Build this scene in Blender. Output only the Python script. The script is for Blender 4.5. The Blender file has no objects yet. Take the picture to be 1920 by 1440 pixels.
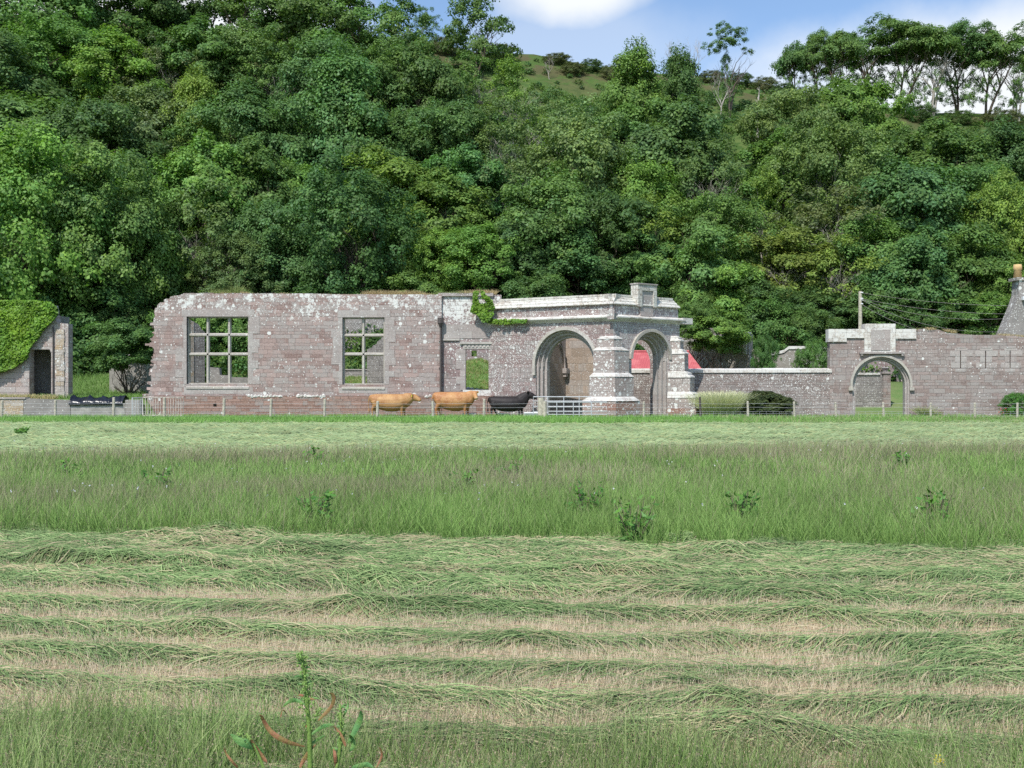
import bpy, math, random
import numpy as np
from mathutils import Vector, Matrix
from mathutils.geometry import tessellate_polygon

K = 2030.0          # focal length in photo pixels
CH = 1.8            # eye height
sc = bpy.context.scene
C = sc.collection
R = math.radians
rng = np.random.default_rng(7)
random.seed(7)

# ------------------------------------------------------------------ camera
cam_d = bpy.data.cameras.new('camera')
cam = bpy.data.objects.new('camera', cam_d)
C.objects.link(cam)
cam.location = (0, 0, CH)
cam.rotation_euler = (R(90), 0, 0)
cam_d.sensor_width = 36
cam_d.lens = 36 * K / 1920
cam_d.clip_start = 0.1
cam_d.clip_end = 5000
sc.camera = cam

# ------------------------------------------------------------------ light
SUN = Vector((-0.40, -0.84, 1.20)).normalized()     # towards the sun
elev = math.asin(SUN.z)
sd = bpy.data.lights.new('sun', 'SUN')
sd.energy = 4.4
sd.angle = R(0.5)
sd.color = (1.0, 0.965, 0.91)
so = bpy.data.objects.new('sun', sd)
C.objects.link(so)
so.rotation_euler = SUN.to_track_quat('Z', 'Y').to_euler()
so.location = (-30, -40, 60)

W = bpy.data.worlds.new('World')
sc.world = W
W.use_nodes = True
wt = W.node_tree
for n in list(wt.nodes):
    wt.nodes.remove(n)

class G:
    """tiny node graph helper"""
    def __init__(s, tree):
        s.t = tree

    def n(s, typ, ins=None, **props):
        nd = s.t.nodes.new(typ)
        for k, v in props.items():
            setattr(nd, k, v)
        for k, v in (ins or {}).items():
            sock = nd.inputs[k]
            if isinstance(v, bpy.types.NodeSocket):
                s.t.links.new(v, sock)
            else:
                sock.default_value = v
        return nd

    def m(s, op, a, b=0.0, c=0.0, clamp=False):
        nd = s.n('ShaderNodeMath', {0: a, 1: b, 2: c}, operation=op)
        nd.use_clamp = clamp
        return nd.outputs[0]

    def v(s, op, a, b=(0, 0, 0), scale=None):
        nd = s.n('ShaderNodeVectorMath', {0: a, 1: b}, operation=op)
        if scale is not None:
            nd.inputs['Scale'].default_value = scale
        return nd.outputs[1] if op in ('LENGTH', 'DISTANCE', 'DOT_PRODUCT') else nd.outputs[0]

    def mix(s, f, a, b, blend='MIX'):
        nd = s.n('ShaderNodeMix', data_type='RGBA', blend_type=blend)
        for i, val in ((0, f), (6, a), (7, b)):
            if isinstance(val, bpy.types.NodeSocket):
                s.t.links.new(val, nd.inputs[i])
            else:
                nd.inputs[i].default_value = val if i == 0 else (*val, 1)[:4]
        return nd.outputs[2]

    def ss(s, x, a, b):
        nd = s.n('ShaderNodeMapRange', {0: x, 1: a, 2: b, 3: 0.0, 4: 1.0}, interpolation_type='SMOOTHSTEP')
        return nd.outputs[0]

    def noise(s, vec, scale, detail=3, rough=0.55):
        nd = s.n('ShaderNodeTexNoise', {'Vector': vec, 'Scale': scale, 'Detail': detail, 'Roughness': rough})
        return nd.outputs[0]

g = G(wt)
sky = g.n('ShaderNodeTexSky', sky_type='NISHITA')
sky.sun_disc = False
sky.sun_elevation = elev
sky.sun_rotation = math.atan2(SUN.x, SUN.y)
sky.air_density = 1.0
sky.dust_density = 0.6
sky.ozone_density = 1.6
tc = g.n('ShaderNodeTexCoord')
d = tc.outputs['Generated']
nz = g.noise(d, 5.0, 6, 0.55)
nz2 = g.noise(g.v('MULTIPLY', d, (1.0, 1.0, 2.6)), 3.0, 5, 0.5)

def cloud(px, py, rx, ry, soft=1.0):
    c = Vector(((px - 960) / K, 1, (720 - py) / K)).normalized()
    df = g.v('SUBTRACT', d, tuple(c))
    sc_ = g.v('MULTIPLY', df, (K / rx, 2.0, K / ry))
    ln = g.v('LENGTH', sc_)
    ln = g.m('ADD', ln, g.m('MULTIPLY', g.m('SUBTRACT', nz, 0.5), 1.6 * soft))
    return g.m('SUBTRACT', 1.0, g.ss(ln, 0.45, 1.25))

cl = cloud(1075, -38, 160, 78)
cl = g.m('MAXIMUM', cl, cloud(1990, 120, 520, 110))
cl = g.m('MAXIMUM', cl, cloud(330, 30, 330, 130))
cl = g.m('MAXIMUM', cl, g.m('MULTIPLY', cloud(1080, 90, 250, 90), 0.3))
sz_ = g.n('ShaderNodeSeparateXYZ', {0: d})
far = g.m('MULTIPLY', g.ss(nz2, 0.52, 0.68), g.ss(sz_.outputs[2], 0.42, 0.6))
cl = g.m('MAXIMUM', cl, g.m('MULTIPLY', far, 0.8))
bl = g.mix(1.0, sky.outputs[0], (1.34, 1.40, 1.46), 'MULTIPLY')
mixc = g.mix(cl, bl, (7.4, 7.7, 8.0))
bg = g.n('ShaderNodeBackground', {'Color': mixc, 'Strength': 0.12})
wo = g.n('ShaderNodeOutputWorld', {'Surface': bg.outputs[0]})
sc.view_settings.view_transform = 'Standard'
sc.view_settings.look = 'None'
sc.view_settings.exposure = 0.12
sc.view_settings.gamma = 1.0
sc.cycles.max_bounces = 6
sc.cycles.transparent_max_bounces = 4
sc.cycles.use_denoising = False

# ------------------------------------------------------------------ helpers
def at(px, py, Y):
    return Vector(((px - 960) * Y / K, Y, CH + (720 - py) * Y / K))

def X_(px, Y):
    return (px - 960) * Y / K

def Z_(py, Y):
    return CH + (720 - py) * Y / K

def hash2(ix, iy, seed=0):
    h = (ix.astype(np.int64) * 374761393 + iy.astype(np.int64) * 668265263 + seed * 1442695041) & 0xffffffff
    h = ((h ^ (h >> 13)) * 1274126177) & 0xffffffff
    h = h ^ (h >> 16)
    return (h & 0xffffff) / float(0xffffff)

def vnoise(x, y, seed=0):
    x = np.asarray(x, float); y = np.asarray(y, float)
    ix = np.floor(x); iy = np.floor(y)
    fx = x - ix; fy = y - iy
    fx = fx * fx * (3 - 2 * fx); fy = fy * fy * (3 - 2 * fy)
    a = hash2(ix, iy, seed); b = hash2(ix + 1, iy, seed)
    c = hash2(ix, iy + 1, seed); d_ = hash2(ix + 1, iy + 1, seed)
    return (a * (1 - fx) + b * fx) * (1 - fy) + (c * (1 - fx) + d_ * fx) * fy

def fbm(x, y, seed=0, o=3):
    s = 0; a = 1; t = 0
    for i in range(o):
        s = s + a * vnoise(x * 2 ** i, y * 2 ** i, seed + i * 17); t += a; a *= 0.5
    return s / t

def sstep(x, a, b):
    t = np.clip((np.asarray(x, float) - a) / (b - a), 0, 1)
    return t * t * (3 - 2 * t)

def link(ob, parent=None):
    C.objects.link(ob)
    if parent is not None:
        ob.parent = parent
    return ob

def tag(o, label=None, cat=None, group=None, kind=None):
    if label: o['label'] = label
    if cat: o['category'] = cat
    if group: o['group'] = group
    if kind: o['kind'] = kind
    return o

def empty(name, loc=(0, 0, 0), rz=0.0):
    o = bpy.data.objects.new(name, None)
    o.location = loc
    o.rotation_euler = (0, 0, rz)
    o.empty_display_size = 0.2
    return link(o)

def np_mesh(name, V, F, mat, col=None, smooth=False):
    """V (n,3), F (m,k) index array all same k"""
    me = bpy.data.meshes.new(name)
    V = np.ascontiguousarray(V, dtype=np.float32); F = np.ascontiguousarray(F, dtype=np.int32)
    n, m, k = len(V), len(F), F.shape[1]
    me.vertices.add(n)
    me.vertices.foreach_set('co', V.ravel())
    me.loops.add(m * k)
    me.loops.foreach_set('vertex_index', F.ravel())
    me.polygons.add(m)
    me.polygons.foreach_set('loop_start', np.arange(0, m * k, k, dtype=np.int32))
    me.polygons.foreach_set('loop_total', np.full(m, k, dtype=np.int32))
    if smooth:
        me.polygons.foreach_set('use_smooth', np.ones(m, dtype=bool))
    if col is not None:
        a = me.attributes.new('col', 'FLOAT_COLOR', 'POINT')
        c4 = np.ones((n, 4), dtype=np.float32); c4[:, :3] = col
        a.data.foreach_set('color', c4.ravel())
    me.update(calc_edges=True)
    if mat: me.materials.append(mat)
    return me

class MB:
    def __init__(s):
        s.v = []; s.f = []

    def add(s, vs, fs):
        o = len(s.v)
        s.v += [tuple(p) for p in vs]
        s.f += [tuple(i + o for i in f) for f in fs]
        return s

    def box(s, a, b, jit=0.0):
        x0, y0, z0 = a; x1, y1, z1 = b
        vs = [(x0, y0, z0), (x1, y0, z0), (x1, y1, z0), (x0, y1, z0), (x0, y0, z1), (x1, y0, z1), (x1, y1, z1), (x0, y1, z1)]
        if jit:
            vs = [tuple(c + random.uniform(-jit, jit) for c in p) for p in vs]
        return s.add(vs, [(0, 3, 2, 1), (4, 5, 6, 7), (0, 1, 5, 4), (1, 2, 6, 5), (2, 3, 7, 6), (3, 0, 4, 7)])

    def prism(s, prof, x0, x1):
        """profile in (y,z), extruded in x"""
        n = len(prof)
        vs = [(x0, y, z) for y, z in prof] + [(x1, y, z) for y, z in prof]
        fs = [tuple(range(n - 1, -1, -1)), tuple(range(n, 2 * n))]
        fs += [(i, (i + 1) % n, (i + 1) % n + n, i + n) for i in range(n)]
        return s.add(vs, fs)

    def plate(s, outer, holes, y0, y1):
        """outline in (x,z) with holes, between y0 (front) and y1"""
        loops = [outer] + list(holes)
        flat = [p for l in loops for p in l]
        tris = tessellate_polygon([[Vector((p[0], p[1], 0)) for p in l] for l in loops])
        n = len(flat)
        vs = [(p[0], y0, p[1]) for p in flat] + [(p[0], y1, p[1]) for p in flat]
        fs = []
        for t in tris:
            a, b, c = [flat[i] for i in t]
            ar = (b[0] - a[0]) * (c[1] - a[1]) - (c[0] - a[0]) * (b[1] - a[1])
            if abs(ar) < 1e-9: continue
            tt = t if ar > 0 else (t[0], t[2], t[1])
            fs.append(tuple(tt)); fs.append(tuple(i + n for i in reversed(tt)))
        o = 0
        for li, l in enumerate(loops):
            m = len(l)
            ar = sum(l[i][0] * l[(i + 1) % m][1] - l[(i + 1) % m][0] * l[i][1] for i in range(m))
            for i in range(m):
                a, b = o + i, o + (i + 1) % m
                q = (a, b, b + n, a + n)
                if (ar < 0) != (li > 0): q = tuple(reversed(q))
                if (ar > 0) and li > 0 or (ar < 0 and li == 0):
                    pass
                fs.append(q)
            o += m
        return s.add(vs, fs)

    def tube(s, pts, rad, sides=6, cap=True):
        pts = [Vector(p) for p in pts]
        n = len(pts)
        rad = rad if hasattr(rad, '__len__') else [rad] * n
        vs = []; fs = []
        up = Vector((0, 0, 1))
        prev = None
        for i in range(n):
            t = (pts[min(i + 1, n - 1)] - pts[max(i - 1, 0)])
            if t.length < 1e-9: t = up.copy()
            t.normalize()
            if prev is None:
                a = t.orthogonal().normalized()
            else:
                a = (prev - t * prev.dot(t))
                a = a.normalized() if a.length > 1e-6 else t.orthogonal().normalized()
            prev = a
            b = t.cross(a)
            for k in range(sides):
                an = 2 * math.pi * k / sides
                vs.append(pts[i] + (a * math.cos(an) + b * math.sin(an)) * rad[i])
        for i in range(n - 1):
            for k in range(sides):
                k2 = (k + 1) % sides
                fs.append((i * sides + k, i * sides + k2, (i + 1) * sides + k2, (i + 1) * sides + k))
        if cap:
            fs.append(tuple(reversed(range(sides))))
            fs.append(tuple(range((n - 1) * sides, n * sides)))
        return s.add(vs, fs)

    def rock(s, c, r, seed=0):
        rr = random.Random(seed)
        import bmesh
        bm = bmesh.new()
        bmesh.ops.create_icosphere(bm, subdivisions=1, radius=1)
        vs = [(c[0] + v.co.x * r[0] * rr.uniform(.75, 1.1), c[1] + v.co.y * r[1] * rr.uniform(.75, 1.1), c[2] + v.co.z * r[2] * rr.uniform(.75, 1.1)) for v in bm.verts]
        fs = [tuple(v.index for v in f.verts) for f in bm.faces]
        bm.free()
        return s.add(vs, fs)

    def mesh(s, name, mat, smooth=False):
        me = bpy.data.meshes.new(name)
        me.from_pydata(s.v, [], s.f)
        me.update()
        if smooth:
            me.polygons.foreach_set('use_smooth', np.ones(len(me.polygons), dtype=bool))
        me.materials.append(mat)
        return me

    def build(s, name, mat, parent=None, loc=None, rz=None, smooth=False, bevel=0.0):
        o = bpy.data.objects.new(name, s.mesh(name, mat, smooth))
        if loc is not None: o.location = loc
        if rz is not None: o.rotation_euler = (0, 0, rz)
        if bevel:
            b = o.modifiers.new('bevel', 'BEVEL'); b.width = bevel; b.segments = 1; b.limit_method = 'ANGLE'
        return link(o, parent)

# ------------------------------------------------------------------ materials
def new_mat(name):
    m = bpy.data.materials.new(name)
    m.use_nodes = True
    t = m.node_tree
    for n in list(t.nodes): t.nodes.remove(n)
    return m, G(t)

def finish(g, col, rough=0.9, bump=None, bstr=0.5, bdist=0.02, spec=0.25, metal=0.0):
    p = g.n('ShaderNodeBsdfPrincipled', {'Roughness': rough, 'Specular IOR Level': spec, 'Metallic': metal})
    if isinstance(col, bpy.types.NodeSocket): g.t.links.new(col, p.inputs['Base Color'])
    else: p.inputs['Base Color'].default_value = (*col, 1)
    if bump is not None:
        b = g.n('ShaderNodeBump', {'Height': bump, 'Strength': bstr, 'Distance': bdist})
        g.t.links.new(b.outputs[0], p.inputs['Normal'])
    g.n('ShaderNodeOutputMaterial', {'Surface': p.outputs[0]})
    return p

def mat_plain(name, col, rough=0.8, var=0.25, scale=6, bstr=0.3, metal=0.0, spec=0.3, col2=None):
    m, g = new_mat(name)
    o = g.n('ShaderNodeTexCoord').outputs['Object']
    n = g.noise(o, scale, 5, 0.6)
    n2 = g.noise(o, scale * 5, 3, 0.6)
    c2 = col2 or tuple(c * (1 - var) for c in col)
    c = g.mix(g.ss(n, 0.35, 0.65), col, c2)
    c = g.mix(g.m('MULTIPLY', g.ss(n2, 0.4, 0.7), 0.35), c, tuple(min(1, k * (1 + var)) for k in col))
    finish(g, c, rough, n2, bstr, 0.02, spec, metal)
    return m

def mat_stone(name, c1, c2, mort, cov=0.4, zt=(0, 6), top_gain=1.0, bw=0.55, rh=0.2, spot=1.0, mottle=(0.33, 0.30, 0.28), bstr=0.8, msize=0.012, lich=(0.72, 0.72, 0.68), fine=1.0):
    m, g = new_mat(name)
    o = g.n('ShaderNodeTexCoord').outputs['Object']
    s = g.n('ShaderNodeSeparateXYZ', {0: o})
    xy = g.m('ADD', s.outputs[0], s.outputs[1])
    zz = s.outputs[2]
    wob = g.noise(g.n('ShaderNodeCombineXYZ', {0: 0.0, 1: 0.0, 2: zz}).outputs[0], 1.7, 2)
    z2 = g.m('ADD', zz, g.m('MULTIPLY', g.m('SUBTRACT', wob, 0.5), 0.6))
    nd = g.noise(o, 3.5, 3)
    z2 = g.m('ADD', z2, g.m('MULTIPLY', g.m('SUBTRACT', nd, 0.5), 0.13))
    row = g.m('FLOOR', g.m('DIVIDE', z2, rh))
    wn = g.n('ShaderNodeTexWhiteNoise', {'W': row}, noise_dimensions='1D')
    xw = g.noise(g.n('ShaderNodeCombineXYZ', {0: xy, 1: row, 2: 0.0}).outputs[0], 0.9, 1)
    x2 = g.m('ADD', xy, g.m('MULTIPLY', wn.outputs[0], 1.7))
    x2 = g.m('ADD', x2, g.m('MULTIPLY', xw, 2.2))
    vec = g.n('ShaderNodeCombineXYZ', {0: x2, 1: z2, 2: 0.0}).outputs[0]
    br = g.n('ShaderNodeTexBrick', {'Vector': vec, 'Color1': (0, 0, 0, 1), 'Color2': (1, 1, 1, 1), 'Mortar': (0.5, 0.5, 0.5, 1), 'Scale': 1.0,
                                    'Mortar Size': msize, 'Mortar Smooth': 0.8, 'Bias': 0.0, 'Brick Width': bw, 'Row Height': rh})
    br.offset = 0.5
    br.squash = 0.7; br.squash_frequency = 3
    col = g.mix(br.outputs[0], c1, c2)
    cb_ = g.n('ShaderNodeTexBrick', {'Vector': g.v('ADD', vec, (bw * 20, rh * 30, 0)), 'Color1': (0, 0, 0, 1), 'Color2': (1, 1, 1, 1), 'Mortar': (0, 0, 0, 1), 'Scale': 1.0, 'Mortar Size': 0.0, 'Bias': 0.0, 'Brick Width': bw, 'Row Height': rh})
    cb_.offset = 0.5; cb_.squash = 0.7; cb_.squash_frequency = 3
    gr_ = sum(c2) / 3
    col = g.mix(g.m('MULTIPLY', g.ss(cb_.outputs[0], .62, .7), .75), col, (gr_ * 1.08, gr_ * 1.0, gr_ * .93))
    n1 = g.noise(o, 1.1, 4, 0.6)
    n3 = g.noise(o, 14, 4, 0.65)
    col = g.mix(g.m('MULTIPLY', g.ss(n1, 0.42, 0.62), 0.6), col, mottle)
    col = g.mix(g.m('MULTIPLY', g.ss(n3, 0.42, 0.7), 0.45), col, tuple(k * 1.35 for k in c2))
    dk = g.noise(g.v('ADD', o, (9, 3, 1)), 5, 5, 0.7)
    col = g.mix(g.m('MULTIPLY', g.ss(dk, 0.55, 0.72), 0.5), col, tuple(k * 0.5 for k in c1))
    col = g.mix(g.m('MULTIPLY', br.outputs[1], g.m('ADD', 0.15, g.m('MULTIPLY', g.ss(n1, .35, .6), .5))), col, mort)
    # lichen spots
    gz = g.ss(zz, zt[0], zt[1])
    ln_ = g.noise(g.v('ADD', o, (4, 7, 2)), 0.9, 3, 0.6)
    base = g.m('ADD', g.m('MULTIPLY', gz, 0.5 * top_gain), g.m('MULTIPLY', g.m('SUBTRACT', ln_, 0.5), 1.3))
    covn = g.m('ADD', base, cov - 0.25, clamp=True)
    tot = None
    ow = g.v('ADD', o, g.v('SCALE', g.n('ShaderNodeTexNoise', {'Vector': o, 'Scale': 9.0, 'Detail': 2.0}).outputs[1], scale=0.07))
    for sc_, rr, bi in ((3.6 / spot, 0.42, 0.0), (7.5 / spot, 0.45, 0.05 - .22 * (1 - fine)), (15 / spot, 0.5, 0.1 - .9 * (1 - fine))):
        vo = g.n('ShaderNodeTexVoronoi', {'Vector': ow, 'Scale': sc_}, feature='F1')
        rs = g.n('ShaderNodeSeparateColor', {0: vo.outputs[1]})
        on = g.m('LESS_THAN', rs.outputs[0], g.m('ADD', covn, bi))
        rad = g.m('MULTIPLY', g.m('ADD', g.m('MULTIPLY', rs.outputs[1], 0.75), 0.25), rr)
        k = g.ss(g.m('SUBTRACT', rad, vo.outputs[0]), -0.02, 0.06)
        k = g.m('MULTIPLY', k, on)
        tot = k if tot is None else g.m('MAXIMUM', tot, k)
    patch = g.ss(g.m('ADD', g.noise(g.v('ADD', o, (1, 5, 8)), 4.5, 5, 0.7), g.m('MULTIPLY', covn, 0.42)), 0.80, 0.90)
    tot = g.m('MAXIMUM', tot, patch)
    tot = g.m('MULTIPLY', tot, g.m('ADD', 0.6, g.m('MULTIPLY', n3, 0.6)), clamp=True)
    col = g.mix(tot, col, lich)
    h = g.m('SUBTRACT', g.m('ADD', g.m('MULTIPLY', n3, 0.35), g.m('MULTIPLY', br.outputs[0], 0.35)), g.m('MULTIPLY', br.outputs[1], 0.9))
    finish(g, col, 0.93, h, bstr, 0.03, 0.15)
    return m

def mat_leaf(name, trans=0.3):
    m, g = new_mat(name)
    oi = g.n('ShaderNodeObjectInfo')
    at_ = g.n('ShaderNodeAttribute', attribute_name='col')
    col = g.mix(1.0, oi.outputs['Color'], at_.outputs[0], 'MULTIPLY')
    p = g.n('ShaderNodeBsdfPrincipled', {'Base Color': col, 'Roughness': 0.5, 'Specular IOR Level': 0.22})
    tcol = g.mix(1.0, col, (1.15, 1.35, 0.55), 'MULTIPLY')
    tr = g.n('ShaderNodeBsdfTranslucent', {'Color': tcol})
    mx = g.n('ShaderNodeMixShader', {0: trans, 1: p.outputs[0], 2: tr.outputs[0]})
    g.n('ShaderNodeOutputMaterial', {'Surface': mx.outputs[0]})
    return m

def mat_blade(name, trans=0.25, rough=0.6, spec=0.2):
    m, g = new_mat(name)
    at_ = g.n('ShaderNodeAttribute', attribute_name='col')
    p = g.n('ShaderNodeBsdfPrincipled', {'Base Color': at_.outputs[0], 'Roughness': rough, 'Specular IOR Level': spec})
    tr = g.n('ShaderNodeBsdfTranslucent', {'Color': at_.outputs[0]})
    mx = g.n('ShaderNodeMixShader', {0: trans, 1: p.outputs[0], 2: tr.outputs[0]})
    g.n('ShaderNodeOutputMaterial', {'Surface': mx.outputs[0]})
    return m

M = {}
M['leaf'] = mat_leaf('leaf')
M['blade'] = mat_blade('grass_blade')
M['bark'] = mat_plain('bark', (0.13, 0.10, 0.075), 0.9, 0.45, 3)
M['bark_pale'] = mat_plain('pale_bark', (0.42, 0.38, 0.33), 0.9, 0.4, 2)
M['hall'] = mat_stone('red_sandstone_blocks', (0.215, 0.145, 0.128), (0.395, 0.298, 0.268), (0.24, 0.19, 0.175), cov=0.50, zt=(4.0, 6.6), top_gain=0.8, rh=0.2, bw=0.62, fine=0.5, spot=1.0, msize=.010)
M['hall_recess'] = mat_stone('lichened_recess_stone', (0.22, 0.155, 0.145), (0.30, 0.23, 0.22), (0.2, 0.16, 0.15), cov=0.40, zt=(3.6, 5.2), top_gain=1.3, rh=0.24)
M['plinth'] = mat_stone('red_plinth_stone', (0.21, 0.125, 0.10), (0.35, 0.23, 0.19), (0.16, 0.11, 0.09), cov=0.2, zt=(0.7, 1.15), top_gain=0.55, rh=0.16, bw=0.55, mottle=(0.28, 0.18, 0.14), fine=0.2)
M['porch'] = mat_stone('speckled_porch_stone', (0.20, 0.145, 0.135), (0.29, 0.22, 0.205), (0.2, 0.16, 0.15), cov=0.56, zt=(1.0, 6.0), top_gain=0.3, rh=0.24, bw=0.5, spot=0.8)
M['porch_side'] = mat_stone('porch_side_stone', (0.27, 0.22, 0.215), (0.40, 0.34, 0.33), (0.26, 0.21, 0.2), cov=0.55, zt=(1.0, 6.0), top_gain=0.4, rh=0.17, bw=0.4, spot=0.6)
M['butt'] = mat_stone('buttress_stone', (0.27, 0.22, 0.20), (0.38, 0.32, 0.29), (0.24, 0.2, 0.18), cov=0.50, zt=(-1, 3.8), top_gain=0.35, rh=0.36, bw=0.7, spot=1.1)
M['butt_base'] = mat_stone('buttress_base_stone', (0.24, 0.13, 0.10), (0.36, 0.24, 0.19), (0.2, 0.15, 0.13), cov=0.52, zt=(-1, 1.6), top_gain=0.5, rh=0.25, bw=0.5, spot=1.1)
M['white_coping'] = mat_stone('white_lichened_coping', (0.42, 0.38, 0.33), (0.55, 0.50, 0.44), (0.38, 0.34, 0.3), cov=.62, zt=(-9, -8), rh=0.3, bw=0.9, lich=(0.66, 0.645, 0.60))
M['slab'] = mat_stone('parapet_slab_stone', (0.33, 0.29, 0.24), (0.44, 0.39, 0.33), (0.17, 0.14, 0.12), cov=0.62, zt=(-9, -8), rh=0.22, bw=0.6, spot=0.7, lich=(0.60, 0.59, 0.53), msize=0.018)
M['dressed'] = mat_stone('dressed_grey_stone', (0.31, 0.265, 0.245), (0.39, 0.345, 0.32), (0.27, 0.23, 0.21), cov=0.24, zt=(-1, 7), top_gain=0.1, rh=0.42, bw=0.9, spot=0.6, msize=0.006, bstr=0.4)
M['mullion'] = mat_stone('mullion_stone', (0.37, 0.34, 0.29), (0.46, 0.43, 0.37), (0.35, 0.32, 0.27), cov=0.22, zt=(-1, 7), top_gain=0.1, rh=0.9, bw=3, spot=0.5, msize=0.004, bstr=0.3)
M['inner'] = mat_stone('inner_block_stone', (0.25, 0.20, 0.155), (0.40, 0.32, 0.26), (0.40, 0.35, 0.30), cov=0.14, zt=(-1, 9), top_gain=0.1, rh=0.42, bw=0.75, spot=0.5, msize=0.014, mottle=(0.30, 0.24, 0.20))
M['low_wall'] = mat_stone('low_wall_stone', (0.18, 0.145, 0.13), (0.27, 0.22, 0.20), (0.16, 0.13, 0.12), cov=0.34, zt=(0.4, 2.5), top_gain=0.5, rh=0.16, bw=0.5, spot=0.75)
M['arch_wall'] = mat_stone('archway_wall_stone', (0.205, 0.155, 0.138), (0.33, 0.265, 0.24), (0.19, 0.15, 0.14), fine=.4, cov=0.36, zt=(2.8, 4.6), top_gain=0.45, rh=0.19, bw=0.5, spot=0.7)
M['grey_rubble'] = mat_stone('grey_rubble', (0.17, 0.155, 0.145), (0.27, 0.25, 0.235), (0.14, 0.13, 0.12), cov=0.32, zt=(-1, 9), top_gain=0.2, rh=0.17, bw=0.4, spot=0.7)
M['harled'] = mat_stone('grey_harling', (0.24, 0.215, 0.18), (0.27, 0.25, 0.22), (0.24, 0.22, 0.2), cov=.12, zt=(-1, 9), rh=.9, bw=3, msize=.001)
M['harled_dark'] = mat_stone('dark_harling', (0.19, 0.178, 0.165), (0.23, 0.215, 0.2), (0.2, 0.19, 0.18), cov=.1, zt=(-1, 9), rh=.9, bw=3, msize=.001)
M['concrete'] = mat_plain('concrete', (0.36, 0.34, 0.31), 0.95, 0.35, 1.5)
M['red_tin'] = None
M['galv'] = mat_plain('galvanised_steel', (0.56, 0.57, 0.57), 0.55, 0.15, 5, 0.1, 0.2, 0.5)
M['rust'] = mat_plain('rusty_steel', (0.62, 0.54, 0.48), 0.85, 0.4, 5, 0.2, 0.2)
M['timber'] = mat_plain('weathered_timber', (0.50, 0.46, 0.36), 0.9, 0.35, 8)
M['timber_dk'] = mat_plain('dark_timber', (0.10, 0.085, 0.07), 0.9, 0.35, 8)
M['pipe'] = mat_plain('cast_iron_pipe', (0.10, 0.085, 0.08), 0.7, 0.3, 8)
M['pot'] = mat_plain('buff_chimney_pot', (0.62, 0.42, 0.20), 0.85, 0.2, 4)
M['black'] = mat_plain('black_plastic', (0.012, 0.014, 0.02), 0.28, 0.2, 4, 0.2, 0.0, 0.5)
M['white'] = mat_plain('white_paint', (0.75, 0.76, 0.76), 0.6, 0.15, 3)
M['yellow'] = mat_plain('yellow_plastic', (0.75, 0.6, 0.08), 0.5, 0.1, 3)
M['eye'] = mat_plain('dark_eye', (0.01, 0.008, 0.006), 0.2, 0.1, 3)
M['pink_ashlar'] = mat_stone('pink_ashlar', (0.30, 0.22, 0.19), (0.42, 0.35, 0.32), (0.3, 0.26, 0.24), cov=.22, zt=(-1, 9), rh=.27, bw=.6, spot=.7)
M['orange_stone'] = mat_stone('orange_quoin_stone', (0.40, 0.28, 0.16), (0.42, 0.37, 0.31), (0.2, 0.15, 0.1), cov=0.3, zt=(-1, 9), rh=0.28, bw=0.6, spot=0.6)
M['yellow_brick'] = mat_stone('buff_brick', (0.36, 0.26, 0.16), (0.50, 0.40, 0.28), (0.38, 0.34, 0.30), cov=0.25, zt=(-1, 9), rh=0.09, bw=0.24, spot=0.6)
m, g = new_mat('red_corrugated_metal')
o_ = g.n('ShaderNodeTexCoord').outputs['Object']
wv = g.n('ShaderNodeTexWave', {'Vector': o_, 'Scale': 3.0, 'Distortion': 0.0}, wave_type='BANDS', bands_direction='X')
nn = g.noise(o_, 1.5, 4)
finish(g, g.mix(g.ss(nn, 0.4, 0.65), (0.46, 0.105, 0.11), (0.55, 0.17, 0.165)), 0.5, wv.outputs[0], 0.5, 0.04)
M['red_tin'] = m

# ------------------------------------------------------------------ terrain
SKY_PX = [-900, -300, 0, 300, 600, 800, 900, 1000, 1150, 1300, 1450, 1600, 1700, 1920, 2300, 3200]
SKY_PY = [10, 10, 25, 50, 62, 78, 98, 104, 128, 140, 158, 192, 208, 216, 230, 260]
YC = 150.0

def ground_h(x, y):
    x = np.asarray(x, float); y = np.asarray(y, float)
    px = 960 + x * K / YC
    zc = CH + (720 - np.interp(px, SKY_PX, SKY_PY)) * YC / K
    t = np.clip((y - 76) / (YC - 76), 0, 1)
    base = 2.0 * sstep(y, 62, 76)
    hill = (zc - 2.0) * (0.90 * t + 0.10 * t * t * (3 - 2 * t))
    und = (fbm(x * 0.09, y * 0.09, 3) - 0.5) * 4.0 * sstep(y, 78, 100) * (1 - sstep(y, YC - 25, YC - 4) * 0.7)
    fine = (fbm(x * 0.6, y * 0.6, 5) - 0.5) * 0.5 * sstep(y, 70, 90)
    over = -np.clip(y - YC, 0, 1000) * 0.12
    z = base + hill + und + fine + over
    z = np.where(y > 330, -20.0 + 0 * z, z)
    return np.where(y < 62, 0.0, z)

def grid(name, xs, ys, fn, mat, colfn=None, parent=None, smooth=True):
    XX, YY = np.meshgrid(xs, ys)
    ZZ = fn(XX, YY)
    V = np.stack([XX, YY, ZZ], -1).reshape(-1, 3)
    nx, ny = len(xs), len(ys)
    i = np.arange(nx - 1)[None, :] + np.arange(ny - 1)[:, None] * nx
    i = i.ravel()
    F = np.stack([i, i + 1, i + 1 + nx, i + nx], 1)
    col = colfn(V[:, 0], V[:, 1], V[:, 2]) if colfn else None
    me = np_mesh(name, V, F, mat, col, smooth)
    return link(bpy.data.objects.new(name, me), parent)

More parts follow.
